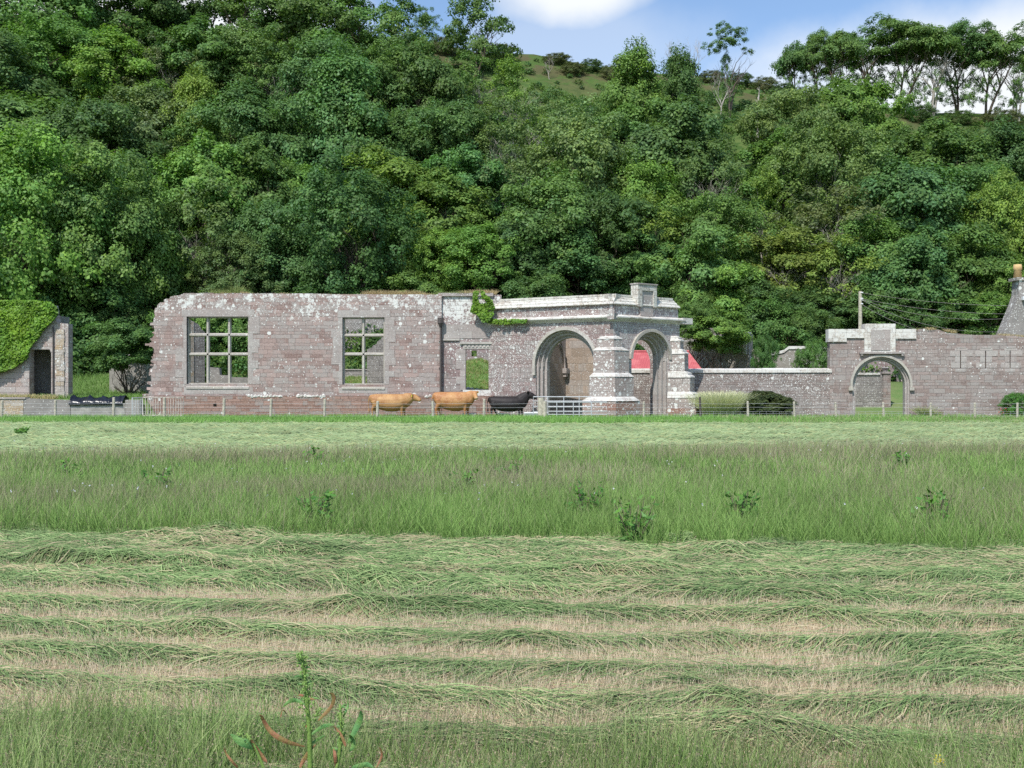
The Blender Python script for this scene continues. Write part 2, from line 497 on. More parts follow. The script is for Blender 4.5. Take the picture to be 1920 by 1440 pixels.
m, g = new_mat('ground_turf')
o_ = g.n('ShaderNodeNewGeometry').outputs['Position']
sp_ = g.n('ShaderNodeSeparateXYZ', {0: o_})
n1 = g.noise(o_, 0.35, 5, 0.65); n2 = g.noise(o_, 9, 4, 0.7)
c = g.mix(g.ss(n1, 0.4, 0.62), (0.105, 0.19, 0.055), (0.17, 0.21, 0.085))
c = g.mix(g.m('MULTIPLY', g.ss(n2, 0.4, 0.65), 0.6), c, (0.22, 0.28, 0.11))
hl = g.ss(sp_.outputs[1], 66, 84)
crest = g.ss(sp_.outputs[1], 128, 146)
bn = g.noise(o_, 0.16, 5, 0.7)
hc = g.mix(g.ss(g.noise(o_, 0.9, 5, .7), 0.42, 0.6), (0.055, 0.105, 0.025), (0.10, 0.14, 0.04))
hb = g.mix(g.ss(bn, 0.46, 0.56), (0.10, 0.08, 0.045), (0.07, 0.12, 0.03))
hc = g.mix(g.m('MULTIPLY', crest, 0.8), hc, hb)
c = g.mix(hl, c, hc)
finish(g, c, 0.95, n2, 0.6, 0.08, 0.1)
M['turf'] = m

xs = np.concatenate([[-1500, -700, -300, -160], np.linspace(-125, 125, 251), [160, 300, 700, 1500]])
ys = np.concatenate([[-300, -60, -10], np.linspace(0, 60, 13), np.linspace(61, 170, 130), np.linspace(175, 329, 20), [340, 800, 3000]])
gr = grid('ground', xs, ys, ground_h, M['turf'])
tag(gr, kind='structure')

def hit(px, py):
    """where the ray through a photo pixel meets the ground behind the ruin"""
    if py > 700: return 78.0
    Y = np.arange(70, 152, 0.25)
    x = (px - 960) * Y / K; z = CH + (720 - py) * Y / K
    h = ground_h(x, Y)
    k = np.nonzero(h >= z)[0]
    return float(Y[k[0]]) if len(k) else 149.0

# ------------------------------------------------------------------ leaves
def leaf_quads(P, N, size, rg, aspect=0.62):
    n = len(P)
    N = N / np.maximum(np.linalg.norm(N, axis=1, keepdims=True), 1e-6)
    r = rg.normal(size=(n, 3))
    T = np.cross(N, r); T /= np.maximum(np.linalg.norm(T, axis=1, keepdims=True), 1e-6)
    B = np.cross(N, T)
    s = (size * rg.uniform(0.6, 1.25, n))[:, None]
    fold = N * s * 0.18
    q = np.stack([P - T * s * .5, P - B * s * aspect * .5 - fold, P + T * s * .5, P + B * s * aspect * .5 - fold], 1)
    return q.reshape(-1, 3), np.arange(n * 4).reshape(-1, 4)

def leaf_cols(n, rg, amt=0.35, yel=0.2, grp=None):
    b = rg.uniform(1 - amt, 1 + amt, n)
    y = rg.uniform(-yel, yel, n)
    if grp is not None: b = b * grp[:, 0]; y = y + grp[:, 1]
    c = np.stack([b * (1 + y), b * (1 + y * 0.4), b * (1 - y)], 1)
    return np.repeat(np.clip(c, 0.1, 3), 4, axis=0)

def crown_mesh(name, seed, w=8.0, h=8.0, nb=26, ncl=9, lpc=115, leaf=0.2, rc=(0.35, 0.75), shape='round', tier=0.75, droop=0.2, inner=0.3, rag=0.16):
    """boughs arranged through the crown; each bough is a small tier of leaf clumps"""
    rg = np.random.default_rng(seed)
    Ps, Ns, Gs = [], [], []
    ga = math.pi * (3 - math.sqrt(5))
    for b in range(nb):
        t = (b + .5) / nb
        z = 1 - 1.75 * t
        if shape == 'umbrella': z = 0.9 - .75 * t ** .8
        az = b * ga + rg.uniform(-.5, .5)
        rr = math.sqrt(max(0, 1 - z * z))
        if shape == 'cone': rr = (1 - (z + 1) / 2) ** .75 * 1.1; z = z * 1.08
        if shape == 'umbrella': rr = math.sqrt(t) * 1.0
        k_ = rg.uniform(.45, .72) if rg.random() < inner else rg.uniform(.72, 1.0)
        k_ *= 1 + rg.normal() * rag
        c = np.array([math.cos(az) * rr * k_, math.sin(az) * rr * k_, z * (.8 + .2 * k_) + rg.normal() * rag * .5])
        br = rg.uniform(.26, .46) * (1.0 if shape != 'cone' else .75 * (1.25 - t * -.3))
        for q in range(ncl):
            a = rg.uniform(0, 6.28); rad = math.sqrt(rg.random()) * br
            cc = c + np.array([math.cos(a) * rad, math.sin(a) * rad, tier * br * (1 - (rad / br) ** 2) - droop * rad * 1.2 + rg.normal() * .035])
            cc = cc * np.array([w / 2, w / 2, h / 2]) * .86
            r_ = rg.uniform(*rc)
            n = int(lpc * (r_ / rc[1]) ** 2) + 14
            dv = rg.normal(size=(n, 3)); dv[:, 2] = dv[:, 2] * .8 + .4
            dv /= np.linalg.norm(dv, axis=1, keepdims=True)
            P = cc + dv * r_ * rg.uniform(.45, 1.1, n)[:, None] * np.array([1, 1, .95])
            out = cc / (np.linalg.norm(cc) + 1e-6)
            N = dv * .75 + np.array([0, 0, .45]) + out * .5 + rg.normal(size=(n, 3)) * .33
            Ps.append(P); Ns.append(N)
            Gs.append(np.repeat([[rg.uniform(0.78, 1.22), rg.uniform(-0.08, 0.10)]], n, axis=0))
    P = np.concatenate(Ps); N = np.concatenate(Ns); Gc = np.concatenate(Gs)
    V, F = leaf_quads(P, N, leaf, rg, .7)
    return np_mesh(name, V, F, M['leaf'], leaf_cols(len(P), rg, 0.2, 0.08, Gc))


def branch_mesh(name, seed, mat, h=1.0, spread=0.5, r0=0.03, n0=5, depth=3, stem=0.35, bend=0.12, up=0.5, multi=1):
    """trunk with limbs, height h, base at origin"""
    rr = random.Random(seed)
    mb = MB()

    def br(p, dr, L, r, dep):
        pts = [p.copy()]; n = 4
        q = p.copy(); dd = dr.normalized()
        for i in range(n):
            dd = (dd + Vector((rr.uniform(-1, 1), rr.uniform(-1, 1), rr.uniform(-.3, .8) * up)) * bend * 1.6).normalized()
            q = q + dd * L / n
            pts.append(q.copy())
        mb.tube(pts, [r * (1 - 0.62 * i / n) for i in range(n + 1)], 6 if r > 0.05 else 4, cap=False)
        if dep > 0:
            for k in range(rr.randint(2, 4)):
                i = rr.randint(1, n)
                az = rr.uniform(0, 2 * math.pi)
                side = Vector((math.cos(az), math.sin(az), rr.uniform(0.0, 0.9)))
                br(pts[i], (dd + side * (0.9 if dep > 1 else 1.1)), L * rr.uniform(0.45, 0.75), r * 0.42, dep - 1)
    for mi in range(multi):
        a = rr.uniform(0, 6.28)
        lean = 0.16 * (multi > 1)
        base = Vector((math.cos(a) * r0 * 1.5 * (multi > 1), math.sin(a) * r0 * 1.5 * (multi > 1), -0.04 * h))
        pts = [base]; dd = Vector((math.cos(a) * lean, math.sin(a) * lean, 1))
        q = base.copy()
        for i in range(5):
            dd = (dd + Vector((rr.uniform(-1, 1), rr.uniform(-1, 1), 0)) * bend).normalized()
            q = q + dd * (stem * h) / 5
            pts.append(q.copy())
        mb.tube(pts, [r0 * (1.25 if i == 0 else 1 - 0.09 * i) for i in range(6)], 8, cap=False)
        for k in range(n0):
            az = 2 * math.pi * (k + rr.random() * 0.6) / n0
            side = Vector((math.cos(az) * spread, math.sin(az) * spread, rr.uniform(0.5, 1.1)))
            br(pts[-1 - (k % 2)], side, h * (1 - stem) * rr.uniform(0.42, 0.6), r0 * 0.55, depth)
    return mb.mesh(name, mat, True)

CR = {
    'round0': crown_mesh('crown', 1, nb=30, ncl=10),
    'round1': crown_mesh('crown', 2, nb=22, ncl=12, rc=(.4, .85), leaf=.23),
    'round2': crown_mesh('crown', 3, nb=38, ncl=8, rc=(.3, .7)),
    'layer0': crown_mesh('crown', 4, nb=20, ncl=14, tier=.45, rc=(.4, .8), leaf=.25, rag=.22),
    'layer1': crown_mesh('crown', 5, nb=24, ncl=12, tier=.5, rc=(.35, .75), leaf=.24, rag=.2),
    'cone0': crown_mesh('crown', 6, nb=34, ncl=9, shape='cone'),
    'fine0': crown_mesh('crown', 7, nb=44, ncl=9, rc=(.28, .6), leaf=.16, lpc=120, rag=.1),
    'big0': crown_mesh('crown', 8, nb=48, ncl=10, rc=(.28, .55), leaf=.15, lpc=130, rag=.12),
    'sparse0': crown_mesh('crown', 9, nb=22, ncl=6, lpc=60, rc=(.3, .6), rag=.25),
    'sparse1': crown_mesh('crown', 10, nb=22, ncl=6, lpc=60, rc=(.3, .6), shape='cone', rag=.2),
    'umb0': crown_mesh('crown', 11, nb=18, ncl=10, shape='umbrella', rc=(.4, .85), leaf=.26, tier=.5),
    'umb1': crown_mesh('crown', 12, nb=15, ncl=11, shape='umbrella', rc=(.4, .9), leaf=.26, tier=.5),
    'open0': crown_mesh('crown', 13, nb=17, ncl=8, lpc=90, rc=(.35, .75), leaf=.24, rag=.22),
    'bush0': crown_mesh('crown', 14, nb=44, ncl=9, rc=(.3, .6), leaf=.17, inner=.15, rag=.08),
}
TR = {
    'a': branch_mesh('trunk', 21, M['bark'], r0=0.028, spread=0.7, stem=0.4),
    'b': branch_mesh('trunk', 22, M['bark'], r0=0.032, spread=0.8, stem=0.32, multi=2, n0=4),
    'pale': branch_mesh('trunk', 23, M['bark_pale'], r0=0.017, spread=0.75, stem=0.28, n0=6, multi=2, depth=3),
    'tall': branch_mesh('trunk', 24, M['bark'], r0=0.020, spread=0.55, stem=0.42, n0=5, multi=2, depth=2),
    'tall2': branch_mesh('trunk', 25, M['bark_pale'], r0=0.017, spread=0.6, stem=0.38, n0=4, multi=3, depth=2),
    'dead': branch_mesh('trunk', 26, M['bark_pale'], r0=0.018, spread=0.42, stem=0.3, n0=5, depth=3, bend=0.18),
    'stick': branch_mesh('trunk', 27, M['bark_pale'], r0=0.026, spread=0.3, stem=0.75, n0=2, depth=1, bend=0.14),
}
COLS = {
    'mid': (0.130, 0.231, 0.061), 'dark': (0.098, 0.183, 0.053), 'blue': (0.105, 0.209, 0.066), 'yel': (0.193, 0.304, 0.057),
    'bright': (0.155, 0.277, 0.059), 'olive': (0.150, 0.227, 0.072), 'grey': (0.150, 0.231, 0.083), 'brown': (0.169, 0.211, 0.081), 'gold': (0.188, 0.264, 0.057),
}
WORD = {'mid': 'mid-green', 'dark': 'dark green', 'blue': 'blue-green', 'yel': 'yellow-green', 'bright': 'bright green', 'olive': 'olive-green', 'grey': 'grey-green', 'brown': 'brownish', 'gold': 'golden-green'}
# cx, top, w, h, crown, trunk, colour, look, where
TREES = [
 # skyline, left
 (60, -60, 240, 190, 'round0', 'a', 'mid', 'large', 'in the top left corner'),
 (215, -40, 190, 140, 'round2', 'a', 'mid', 'round', 'on the ridge just right of the top left corner tree'),
 (305, -40, 130, 130, 'layer0', 'a', 'dark', 'layered', 'on the ridge left of the first sky gaps'),
 (395, -40, 150, 110, 'open0', 'tall', 'dark', 'thin', 'on the ridge with bright sky showing through it'),
 (480, -30, 170, 130, 'open0', 'tall', 'mid', 'thin', 'on the ridge between two sets of sky gaps'),
 (575, -20, 170, 140, 'round1', 'a', 'mid', 'broad', 'on the ridge above the left window'),
 (665, -5, 150, 120, 'open0', 'tall', 'mid', 'loose', 'on the ridge with small sky gaps at its top'),
 (745, 5, 130, 130, 'open0', 'tall2', 'mid', 'open', 'at the right end of the left ridge wood'),
 (795, 25, 55, 60, 'sparse0', 'dead', 'mid', 'wispy', 'leaning into the sky at the ridge wood edge'),
 (895, 5, 125, 125, 'open0', 'tall', 'mid', 'tall lone', 'rising into the sky left of the big cloud'),
 # upper slope, left
 (10, 110, 190, 160, 'round1', 'a', 'dark', 'rounded', 'at the left edge below the corner tree'),
 (110, 60, 180, 140, 'round2', 'a', 'mid', 'domed', 'left of the yellow-green dome'),
 (215, 88, 165, 125, 'round0', 'b', 'yel', 'domed', 'high on the left slope'),
 (300, 95, 110, 120, 'sparse0', 'pale', 'brown', 'thin', 'right of the yellow-green dome'),
 (375, 60, 160, 140, 'layer1', 'a', 'dark', 'spreading', 'below the first sky gaps'),
 (470, 70, 150, 130, 'round2', 'b', 'mid', 'rounded', 'below the second sky gaps'),
 (545, 100, 130, 130, 'sparse0', 'pale', 'olive', 'thin', 'high on the slope above the left window'),
 (630, 95, 170, 150, 'round0', 'a', 'blue', 'round', 'under the loose ridge tree'),
 (725, 110, 160, 140, 'round2', 'a', 'mid', 'dense', 'under the open ridge tree'),
 (800, 120, 120, 150, 'layer0', 'a', 'dark', 'dense', 'at the foot of the brown heathery knoll'),
 (60, 200, 220, 170, 'layer0', 'a', 'mid', 'broad', 'above the big leafy left tree'),
 (175, 215, 190, 180, 'round2', 'b', 'dark', 'shadowed', 'behind the big leafy left tree'),
 (275, 190, 150, 140, 'round1', 'a', 'grey', 'soft', 'left of the tall layered yellow-green tree'),
 (365, 168, 110, 160, 'cone0', 'a', 'yel', 'pointed', 'at the top of the tall layered stack'),
 (375, 290, 165, 180, 'layer1', 'a', 'bright', 'layered', 'halfway up the slope left of centre'),
 (450, 190, 170, 160, 'round0', 'a', 'dark', 'round', 'right of the pointed yellow-green tree'),
 (520, 225, 150, 160, 'layer0', 'a', 'blue', 'dense', 'middle of the slope above the left window'),
 (640, 140, 190, 220, 'cone0', 'a', 'blue', 'broad pointed', 'upper slope between the two windows'),
 (705, 235, 150, 150, 'round1', 'b', 'dark', 'shaded', 'middle of the slope above the right window'),
 (785, 225, 160, 140, 'round2', 'a', 'dark', 'dense', 'above the bright sloping sycamore'),
 # middle slope, left and centre
 (240, 330, 150, 180, 'round1', 'a', 'dark', 'shadowed', 'right shoulder of the big leafy left tree'),
 (475, 300, 150, 150, 'layer1', 'a', 'mid', 'layered', 'over the long dark hollow'),
 (560, 320, 110, 120, 'layer0', 'a', 'bright', 'small', 'left of the big blue-green dome'),
 (500, 400, 140, 150, 'round2', 'a', 'blue', 'round', 'in the hollow above the left window'),
 # lower row, left
 (60, 305, 300, 330, 'big0', 'b', 'bright', 'huge leafy', 'at the left edge behind the ivy'),
 (190, 330, 230, 290, 'big0', 'b', 'mid', 'huge leafy', 'between the ivy and the ruin'),
 (265, 430, 120, 170, 'layer0', 'a', 'bright', 'low', 'close behind the broken left end of the ruin'),
 (180, 545, 170, 160, 'layer1', 'a', 'dark', 'drooping', 'shading the gap beside the ruin'),
 (395, 380, 160, 180, 'sparse0', 'pale', 'olive', 'twiggy', 'behind the ruin over the left window'),
 (440, 455, 140, 130, 'fine0', 'b', 'olive', 'fine-leaved', 'just behind the wall top over the left window'),
 (540, 455, 130, 120, 'round1', 'a', 'blue', 'dark-based', 'behind the wall top between the windows'),
 (655, 345, 220, 225, 'fine0', 'b', 'blue', 'big domed', 'behind the wall top left of the right window'),
 (735, 310, 170, 150, 'layer0', 'a', 'yel', 'bright sloping', 'above the big domed tree'),
 (835, 355, 170, 140, 'layer1', 'a', 'bright', 'layered', 'above the low bright shrubs'),
 (815, 445, 110, 120, 'bush0', 'b', 'yel', 'low bushy', 'over the downpipe'),
 (905, 440, 165, 120, 'bush0', 'b', 'bright', 'low bushy', 'behind the ivy tuft on the porch'),
 # centre
 (880, 130, 130, 110, 'sparse0', 'pale', 'mid', 'ragged', 'under the tall lone ridge tree'),
 (960, 135, 120, 130, 'sparse1', 'pale', 'yel', 'thin', 'beside the brown ridge scrub'),
 (860, 215, 150, 150, 'round2', 'a', 'dark', 'dense', 'left of the pale-branched trees'),
 (940, 215, 150, 150, 'sparse0', 'pale', 'olive', 'pale-branched', 'on the upper slope below the knoll'),
 (1030, 195, 140, 120, 'sparse0', 'pale', 'grey', 'pale-branched', 'on the open grassy slope'),
 (880, 305, 140, 140, 'layer0', 'a', 'blue', 'shaded', 'in the dark centre hollow'),
 (960, 310, 150, 150, 'sparse0', 'pale', 'grey', 'twisted', 'in the middle of the slope above the porch'),
 (1090, 245, 190, 200, 'round2', 'b', 'olive', 'large domed', 'in the middle of the slope above the arch'),
 (1030, 350, 190, 180, 'round0', 'b', 'mid', 'large', 'above the long porch parapet'),
 (1130, 385, 170, 160, 'round2', 'a', 'dark', 'dense', 'above the crest block'),
 (985, 430, 140, 130, 'layer1', 'a', 'dark', 'shaded', 'just behind the sloping parapet'),
 (1085, 460, 150, 110, 'round1', 'a', 'blue', 'low', 'just over the parapet corner'),
 (1190, 122, 135, 170, 'cone0', 'a', 'bright', 'upright', 'on the ridge in the middle of the photo'),
 (1275, 128, 105, 150, 'cone0', 'a', 'dark', 'upright', 'beneath the bare skyline branches'),
 (1165, 215, 140, 130, 'layer0', 'a', 'mid', 'spreading', 'below the upright ridge tree'),
 (1270, 225, 180, 170, 'layer1', 'a', 'dark', 'spreading', 'below the bare skyline branches'),
 (1200, 320, 160, 150, 'round0', 'a', 'bright', 'round', 'upper slope over the small arch'),
 (1230, 395, 160, 150, 'sparse0', 'b', 'gold', 'tawny', 'slope over the small arch'),
 (1200, 455, 130, 110, 'layer0', 'a', 'dark', 'low dark', 'right behind the crest block'),
 # right
 (1330, 300, 160, 150, 'sparse0', 'pale', 'grey', 'thin', 'beside the grassy gully'),
 (1345, 385, 150, 150, 'round2', 'a', 'mid', 'round', 'above the rock face'),
 (1320, 455, 150, 150, 'layer0', 'b', 'mid', 'leafy', 'behind the red roof'),
 (1350, 565, 90, 70, 'bush0', 'b', 'yel', 'small leafy', 'hanging over the grey rendered wall'),
 (1430, 350, 120, 140, 'sparse1', 'pale', 'gold', 'thin golden', 'beside the broken dead stem'),
 (1480, 190, 150, 140, 'round2', 'b', 'olive', 'round', 'below the gap in the right skyline'),
 (1600, 165, 125, 140, 'layer0', 'a', 'bright', 'leafy', 'under the left end of the flat-topped row'),
 (1470, 275, 140, 120, 'layer1', 'a', 'bright', 'leafy', 'right of the grassy gully'),
 (1565, 250, 190, 200, 'fine0', 'pale', 'olive', 'twiggy pyramid-shaped', 'in the right middle of the slope'),
 (1560, 385, 200, 140, 'sparse0', 'pale', 'brown', 'twiggy', 'under the pyramid-shaped tree'),
 (1475, 455, 150, 120, 'layer0', 'pale', 'gold', 'golden spreading', 'over the white-topped wall'),
 (1555, 470, 150, 130, 'sparse0', 'pale', 'gold', 'thin golden', 'left of the utility pole'),
 (1420, 540, 120, 100, 'layer1', 'a', 'dark', 'shaded', 'above the white-topped wall'),
 (1530, 555, 130, 80, 'layer1', 'a', 'dark', 'low shaded', 'against the utility pole foot'),
 (1680, 268, 130, 120, 'sparse0', 'pale', 'mid', 'loose', 'below the trunks of the flat-topped row'),
 (1760, 262, 180, 140, 'layer1', 'a', 'mid', 'spreading', 'upper slope on the right'),
 (1870, 258, 170, 140, 'round0', 'a', 'blue', 'round', 'at the right edge under the skyline trunks'),
 (1720, 325, 190, 180, 'layer0', 'a', 'blue', 'big dark-hollowed', 'in the right of the slope'),
 (1830, 330, 150, 130, 'round2', 'b', 'dark', 'round', 'right slope above the bright edge tree'),
 (1880, 365, 150, 200, 'fine0', 'b', 'yel', 'tall feathery', 'beside the chimney'),
 (1640, 430, 150, 130, 'round1', 'a', 'mid', 'round', 'just right of the utility pole'),
 (1715, 465, 160, 150, 'layer1', 'a', 'blue', 'leafy', 'behind the archway panel'),
 (1800, 455, 150, 150, 'layer0', 'a', 'mid', 'leafy', 'behind the slit windows'),
 (1890, 500, 130, 130, 'fine0', 'b', 'bright', 'low feathery', 'against the grey gable'),
]
for i_, (cx_, top_, w_, h_, ck_, co_, wh_) in enumerate([
    (30, 600, 120, 110, 'round2', 'dark', 'behind the ivy ruin roofline'), (165, 640, 120, 90, 'layer1', 'dark', 'low in the gap left of the ruin'), (245, 590, 110, 90, 'round1', 'dark', 'low beside the broken end of the hall'),
    (335, 590, 120, 110, 'round0', 'mid', 'seen through the left lights of the big window'), (400, 575, 90, 120, 'round2', 'bright', 'seen through the middle lights of the big window'), (455, 580, 90, 120, 'round1', 'mid', 'seen through the right lights of the big window'),
    (560, 560, 120, 120, 'round0', 'dark', 'just behind the hall wall between the windows'), (640, 545, 110, 60, 'round2', 'blue', 'peeping over the hall wall above the right window'), (770, 530, 110, 90, 'layer0', 'mid', 'peeping over the hall wall above the downpipe'),
    (1010, 530, 120, 90, 'round1', 'dark', 'peeping over the porch parapet'), (1290, 545, 110, 90, 'round2', 'mid', 'right of the porch crest'), (1372, 520, 110, 120, 'layer0', 'bright', 'drooping in front of the rendered wall top'),
    (1450, 580, 110, 90, 'round1', 'dark', 'in the shade over the garden wall breach'), (1520, 590, 100, 80, 'round2', 'mid', 'in the shade left of the archway coping'), (1640, 550, 110, 90, 'layer1', 'mid', 'behind the archway panel block'),
    (1720, 560, 110, 90, 'round0', 'dark', 'low behind the overhead wires'), (1790, 570, 110, 80, 'layer0', 'mid', 'low behind the three slit windows'), (1860, 560, 110, 90, 'round2', 'bright', 'low against the flared gable')]):
    TREES.append((cx_, top_, w_, h_, ck_, 'b', co_, 'low', wh_))
GRP = 'trees of the hillside wood'
rt = random.Random(5)
# wood just outside the frame, so that the hill does not end at the picture's edge
EXTRA = [(-130, -40, 'round1', 'mid', 'highest'), (-150, 150, 'layer0', 'dark', 'middle'), (-140, 330, 'round0', 'mid', 'lowest'), (2060, 240, 'round2', 'mid', 'highest'), (2080, 380, 'layer0', 'blue', 'middle'), (2050, 480, 'round1', 'bright', 'lowest')]
for i, (cx, top, ck, co, po) in enumerate(EXTRA):
    TREES.append((cx, top, 210, 190, ck, 'a', co, 'outlying', f"{po} of three beyond the {'left' if cx < 0 else 'right'} edge of the photo"))

def place_tree(cx, top, w, h, ck, tk, co, look, where, group=GRP, depth=None, cat='tree', hang=1.12, name='tree'):
    Y = depth or hit(cx, top + h * hang)
    x = X_(cx, Y)
    gz = float(ground_h(x, Y))
    zt, zb = Z_(top, Y), Z_(top + h, Y)
    e = empty(name, (x, Y, gz), rt.uniform(0, 6.28))
    tag(e, f'{look} {WORD[co]} tree {where}' if cat == 'tree' else look, cat, group)
    cr = bpy.data.objects.new('crown', CR[ck])
    s = w * Y / K / 8.0 * 1.3
    cr.location = (0, 0, (zt + zb) / 2 - gz)
    cr.scale = (s, s, (zt - zb) / 8.0 * 1.3)
    b_ = rt.uniform(0.86, 1.14); j = [b_ * rt.uniform(0.95, 1.05) for _ in range(3)]
    c = COLS[co]
    cr.color = (c[0] * j[0], c[1] * j[1], c[2] * j[2], 1)
    link(cr, e)
    tr = bpy.data.objects.new('trunk', TR[tk])
    hh = zt - gz
    tr.scale = (max(hh, s * 8) * 0.75, max(hh, s * 8) * 0.75, hh * (0.99 if ck.startswith('sparse') else 0.86))
    link(tr, e)
    return e

for t in TREES:
    place_tree(*t)

place_tree(232, 615, 120, 85, 'layer0', 'b', 'dark', 'drooping', 'in front of the pale outbuilding left of the hall', depth=64)
# flat-topped skyline row on the right
ROW0 = [(1492, 78, 85, 62, 168), (1535, 70, 90, 60, 172), (1580, 62, 100, 60, 190), (1632, 52, 120, 66, 215), (1690, 46, 125, 66, 240), (1745, 48, 120, 62, 232), (1800, 54, 115, 60, 225),
       (1850, 60, 110, 62, 235), (1905, 64, 120, 66, 240), (1965, 66, 120, 66, 240)]
ROW = [(a, b - 2, int(c * .92), int(d * 1.25), e_) for a, b, c, d, e_ in ROW0]
ordn = ['first', 'second', 'third', 'fourth', 'fifth', 'sixth', 'seventh', 'eighth', 'ninth', 'tenth']
for i, (cx, top, w, h, base) in enumerate(ROW):
    Y = 149.0 - (i % 3) * 1.5
    x = X_(cx, Y); gz = float(ground_h(x, Y))
    zt, zb = Z_(top, Y), Z_(top + h, Y)
    e = empty('tree', (x, Y, gz), rt.uniform(0, 6.28))
    tag(e, f'flat-topped skyline tree with bare stems, {ordn[i]} from the left of the row', 'tree', 'flat-topped skyline trees')
    cr = bpy.data.objects.new('crown', CR[('umb0', 'round1', 'umb1', 'open0', 'layer0')[i % 5]])
    s = w * Y / K / 8 * 1.15
    cr.scale = (s, s, (zt - zb) / 8 * (1.6 if i % 5 in (0, 2) else 1.15))
    cr.location = (0, 0, zb - gz + (zt - zb) * (0.18 if i % 5 in (0, 2) else .5))
    c = COLS['mid'] if i % 3 else COLS['blue']
    cr.color = (c[0] * 1.05, c[1], c[2], 1)
    link(cr, e)
    lo = bpy.data.objects.new('lower_foliage', CR['sparse0'])
    lo.scale = (s * 0.62, s * 0.62, s * 0.8)
    lo.location = (rt.uniform(-1, 1), 0, (zb - gz) * rt.uniform(0.5, 0.7))
    lo.color = (*COLS['mid'], 1)
    link(lo, e)
    tr = bpy.data.objects.new('trunk', TR['tall2' if i in (5, 8) else 'tall'])
    tr.scale = ((zt - gz) * 0.85, (zt - gz) * 0.85, (zt - gz) * 0.97)
    link(tr, e)

# lollipop tree and the dead ones
e = place_tree(1364, 54, 58, 46, 'open0', 'tall', 'mid', 'small-headed ivy-stemmed', 'standing alone on the right skyline', 'skyline trees', hang=3.6)
iv = bpy.data.objects.new('stem_ivy', CR['sparse1'])
iv.scale = (0.42, 0.42, 0.85); iv.location = (0.3, 0, 4.2); iv.color = (*COLS['dark'], 1); link(iv, e)
for cx, top, base, tk, lab in ((1262, 62, 150, 'dead', 'bare dead tree, left of two forked over the dark upright tree'), (1302, 58, 160, 'dead', 'bare dead tree, right of two forked over the dark upright tree'),
                               (1350, 120, 225, 'dead', 'pale dead tree below the small-headed skyline tree'), (1419, 145, 262, 'stick', 'tall crooked dead stem on the grassy gully'),
                               (1404, 470, 560, 'stick', 'broken pale dead stem above the red roof'), (1382, 345, 385, 'stick', 'short pale stump in the middle of the grassy gully'),
                               (1030, 95, 150, 'dead', 'small bare tree in the brown ridge scrub')):
    Y = hit(cx, base)
    x = X_(cx, Y); gz = float(ground_h(x, Y))
    tr = bpy.data.objects.new('dead_tree', TR[tk])
    hh = Z_(top, Y) - gz
    tr.location = (x, Y, gz); tr.scale = (hh * 0.8, hh * 0.8, hh); tr.rotation_euler = (0, 0, rt.uniform(0, 6))
    tag(tr, lab, 'dead tree')
    link(tr)

# ridge scrub bushes, each its own
for cx, cy, w, h, co, lab in ((1045, 112, 60, 22, 'brown', 'flat brown gorse bush on the bare ridge'), (1110, 124, 46, 26, 'dark', 'dark gorse bush right of the flat brown one on the ridge'),
                              (1075, 130, 50, 24, 'brown', 'brown gorse bush between two others just below the ridge'), (1150, 138, 50, 30, 'brown', 'brown gorse bush beside the upright ridge tree'),
                              (830, 88, 60, 36, 'brown', 'brown gorse bush on the knoll left of the lone tree'), (940, 100, 60, 34, 'brown', 'brown gorse bush right of the lone tree foot'),
                              (1392, 150, 46, 26, 'dark', 'dark gorse bush on the right skyline dip'), (1436, 160, 48, 30, 'brown', 'brown gorse bush left of the flat-topped row'),
                              (1335, 145, 50, 24, 'brown', 'brown gorse bush under the small-headed tree'), (1470, 172, 50, 34, 'dark', 'dark bush at the foot of the first flat-topped tree'),
                              (1725, 215, 70, 34, 'dark', 'dark bush among the skyline trunks'), (1880, 225, 80, 36, 'brown', 'brown bush under the right skyline trunks'),
                              (1800, 222, 60, 30, 'mid', 'green bush under the seventh flat-topped tree')):
    Y = hit(cx, cy + h * 0.4)
    x = X_(cx, Y); gz = float(ground_h(x, Y))
    o = bpy.data.objects.new('gorse_bush', CR['fine0'])
    s = w * Y / K / 8
    o.location = (x, Y, gz + h * Y / K * 0.25); o.scale = (s * 1.1, s * 1.1, h * Y / K / 8 * 1.3)
    c = COLS[co]; o.color = (c[0] * .8, c[1] * .75, c[2] * .8, 1)
    tag(o, lab, 'bush', 'gorse bushes on the ridge'); link(o)

# undergrowth that fills the wood's floor
rg = np.random.default_rng(31)
n = 2600
yy = 74 + 74 * rg.random(n) ** 0.9
xx = (rg.random(n) - 0.5) * 1.15 * 1920 / K * yy
open_px = 960 + xx * K / yy
py_ = 720 - (ground_h(xx, yy) - CH) * K / yy
gully = ((open_px > 1330) & (open_px < 1450) & (py_ > 140) & (py_ < 340)) | ((open_px > 960) & (open_px < 1200) & (py_ > 110) & (py_ < 200))
keep = ~(gully & (rg.random(n) > 0.8))
xx, yy = xx[keep], yy[keep]
zz = ground_h(xx, yy)
Ps = []; Ns = []; Gs = []
for x, y, z in zip(xx, yy, zz):
    r_ = rg.uniform(0.6, 1.3) * (1.5 if y < 86 else 1) * (.55 if y > 132 else 1); k = int(110 * r_ * r_)+20
    q = rg.normal(size=(k, 3)); q[:, 2] = np.abs(q[:, 2]); q /= np.linalg.norm(q, axis=1, keepdims=True)
    Ps.append(np.array([x, y, z + 0.1]) + q * r_ * rg.uniform(0.6, 1.1, k)[:, None]); Ns.append(q + rg.normal(size=(k, 3)) * .4)
    Gs.append(np.repeat([[rg.uniform(0.6, 1.3), rg.uniform(-0.2, 0.25)]], k, axis=0))
P = np.concatenate(Ps); V, F = leaf_quads(P, np.concatenate(Ns), 0.27, rg)
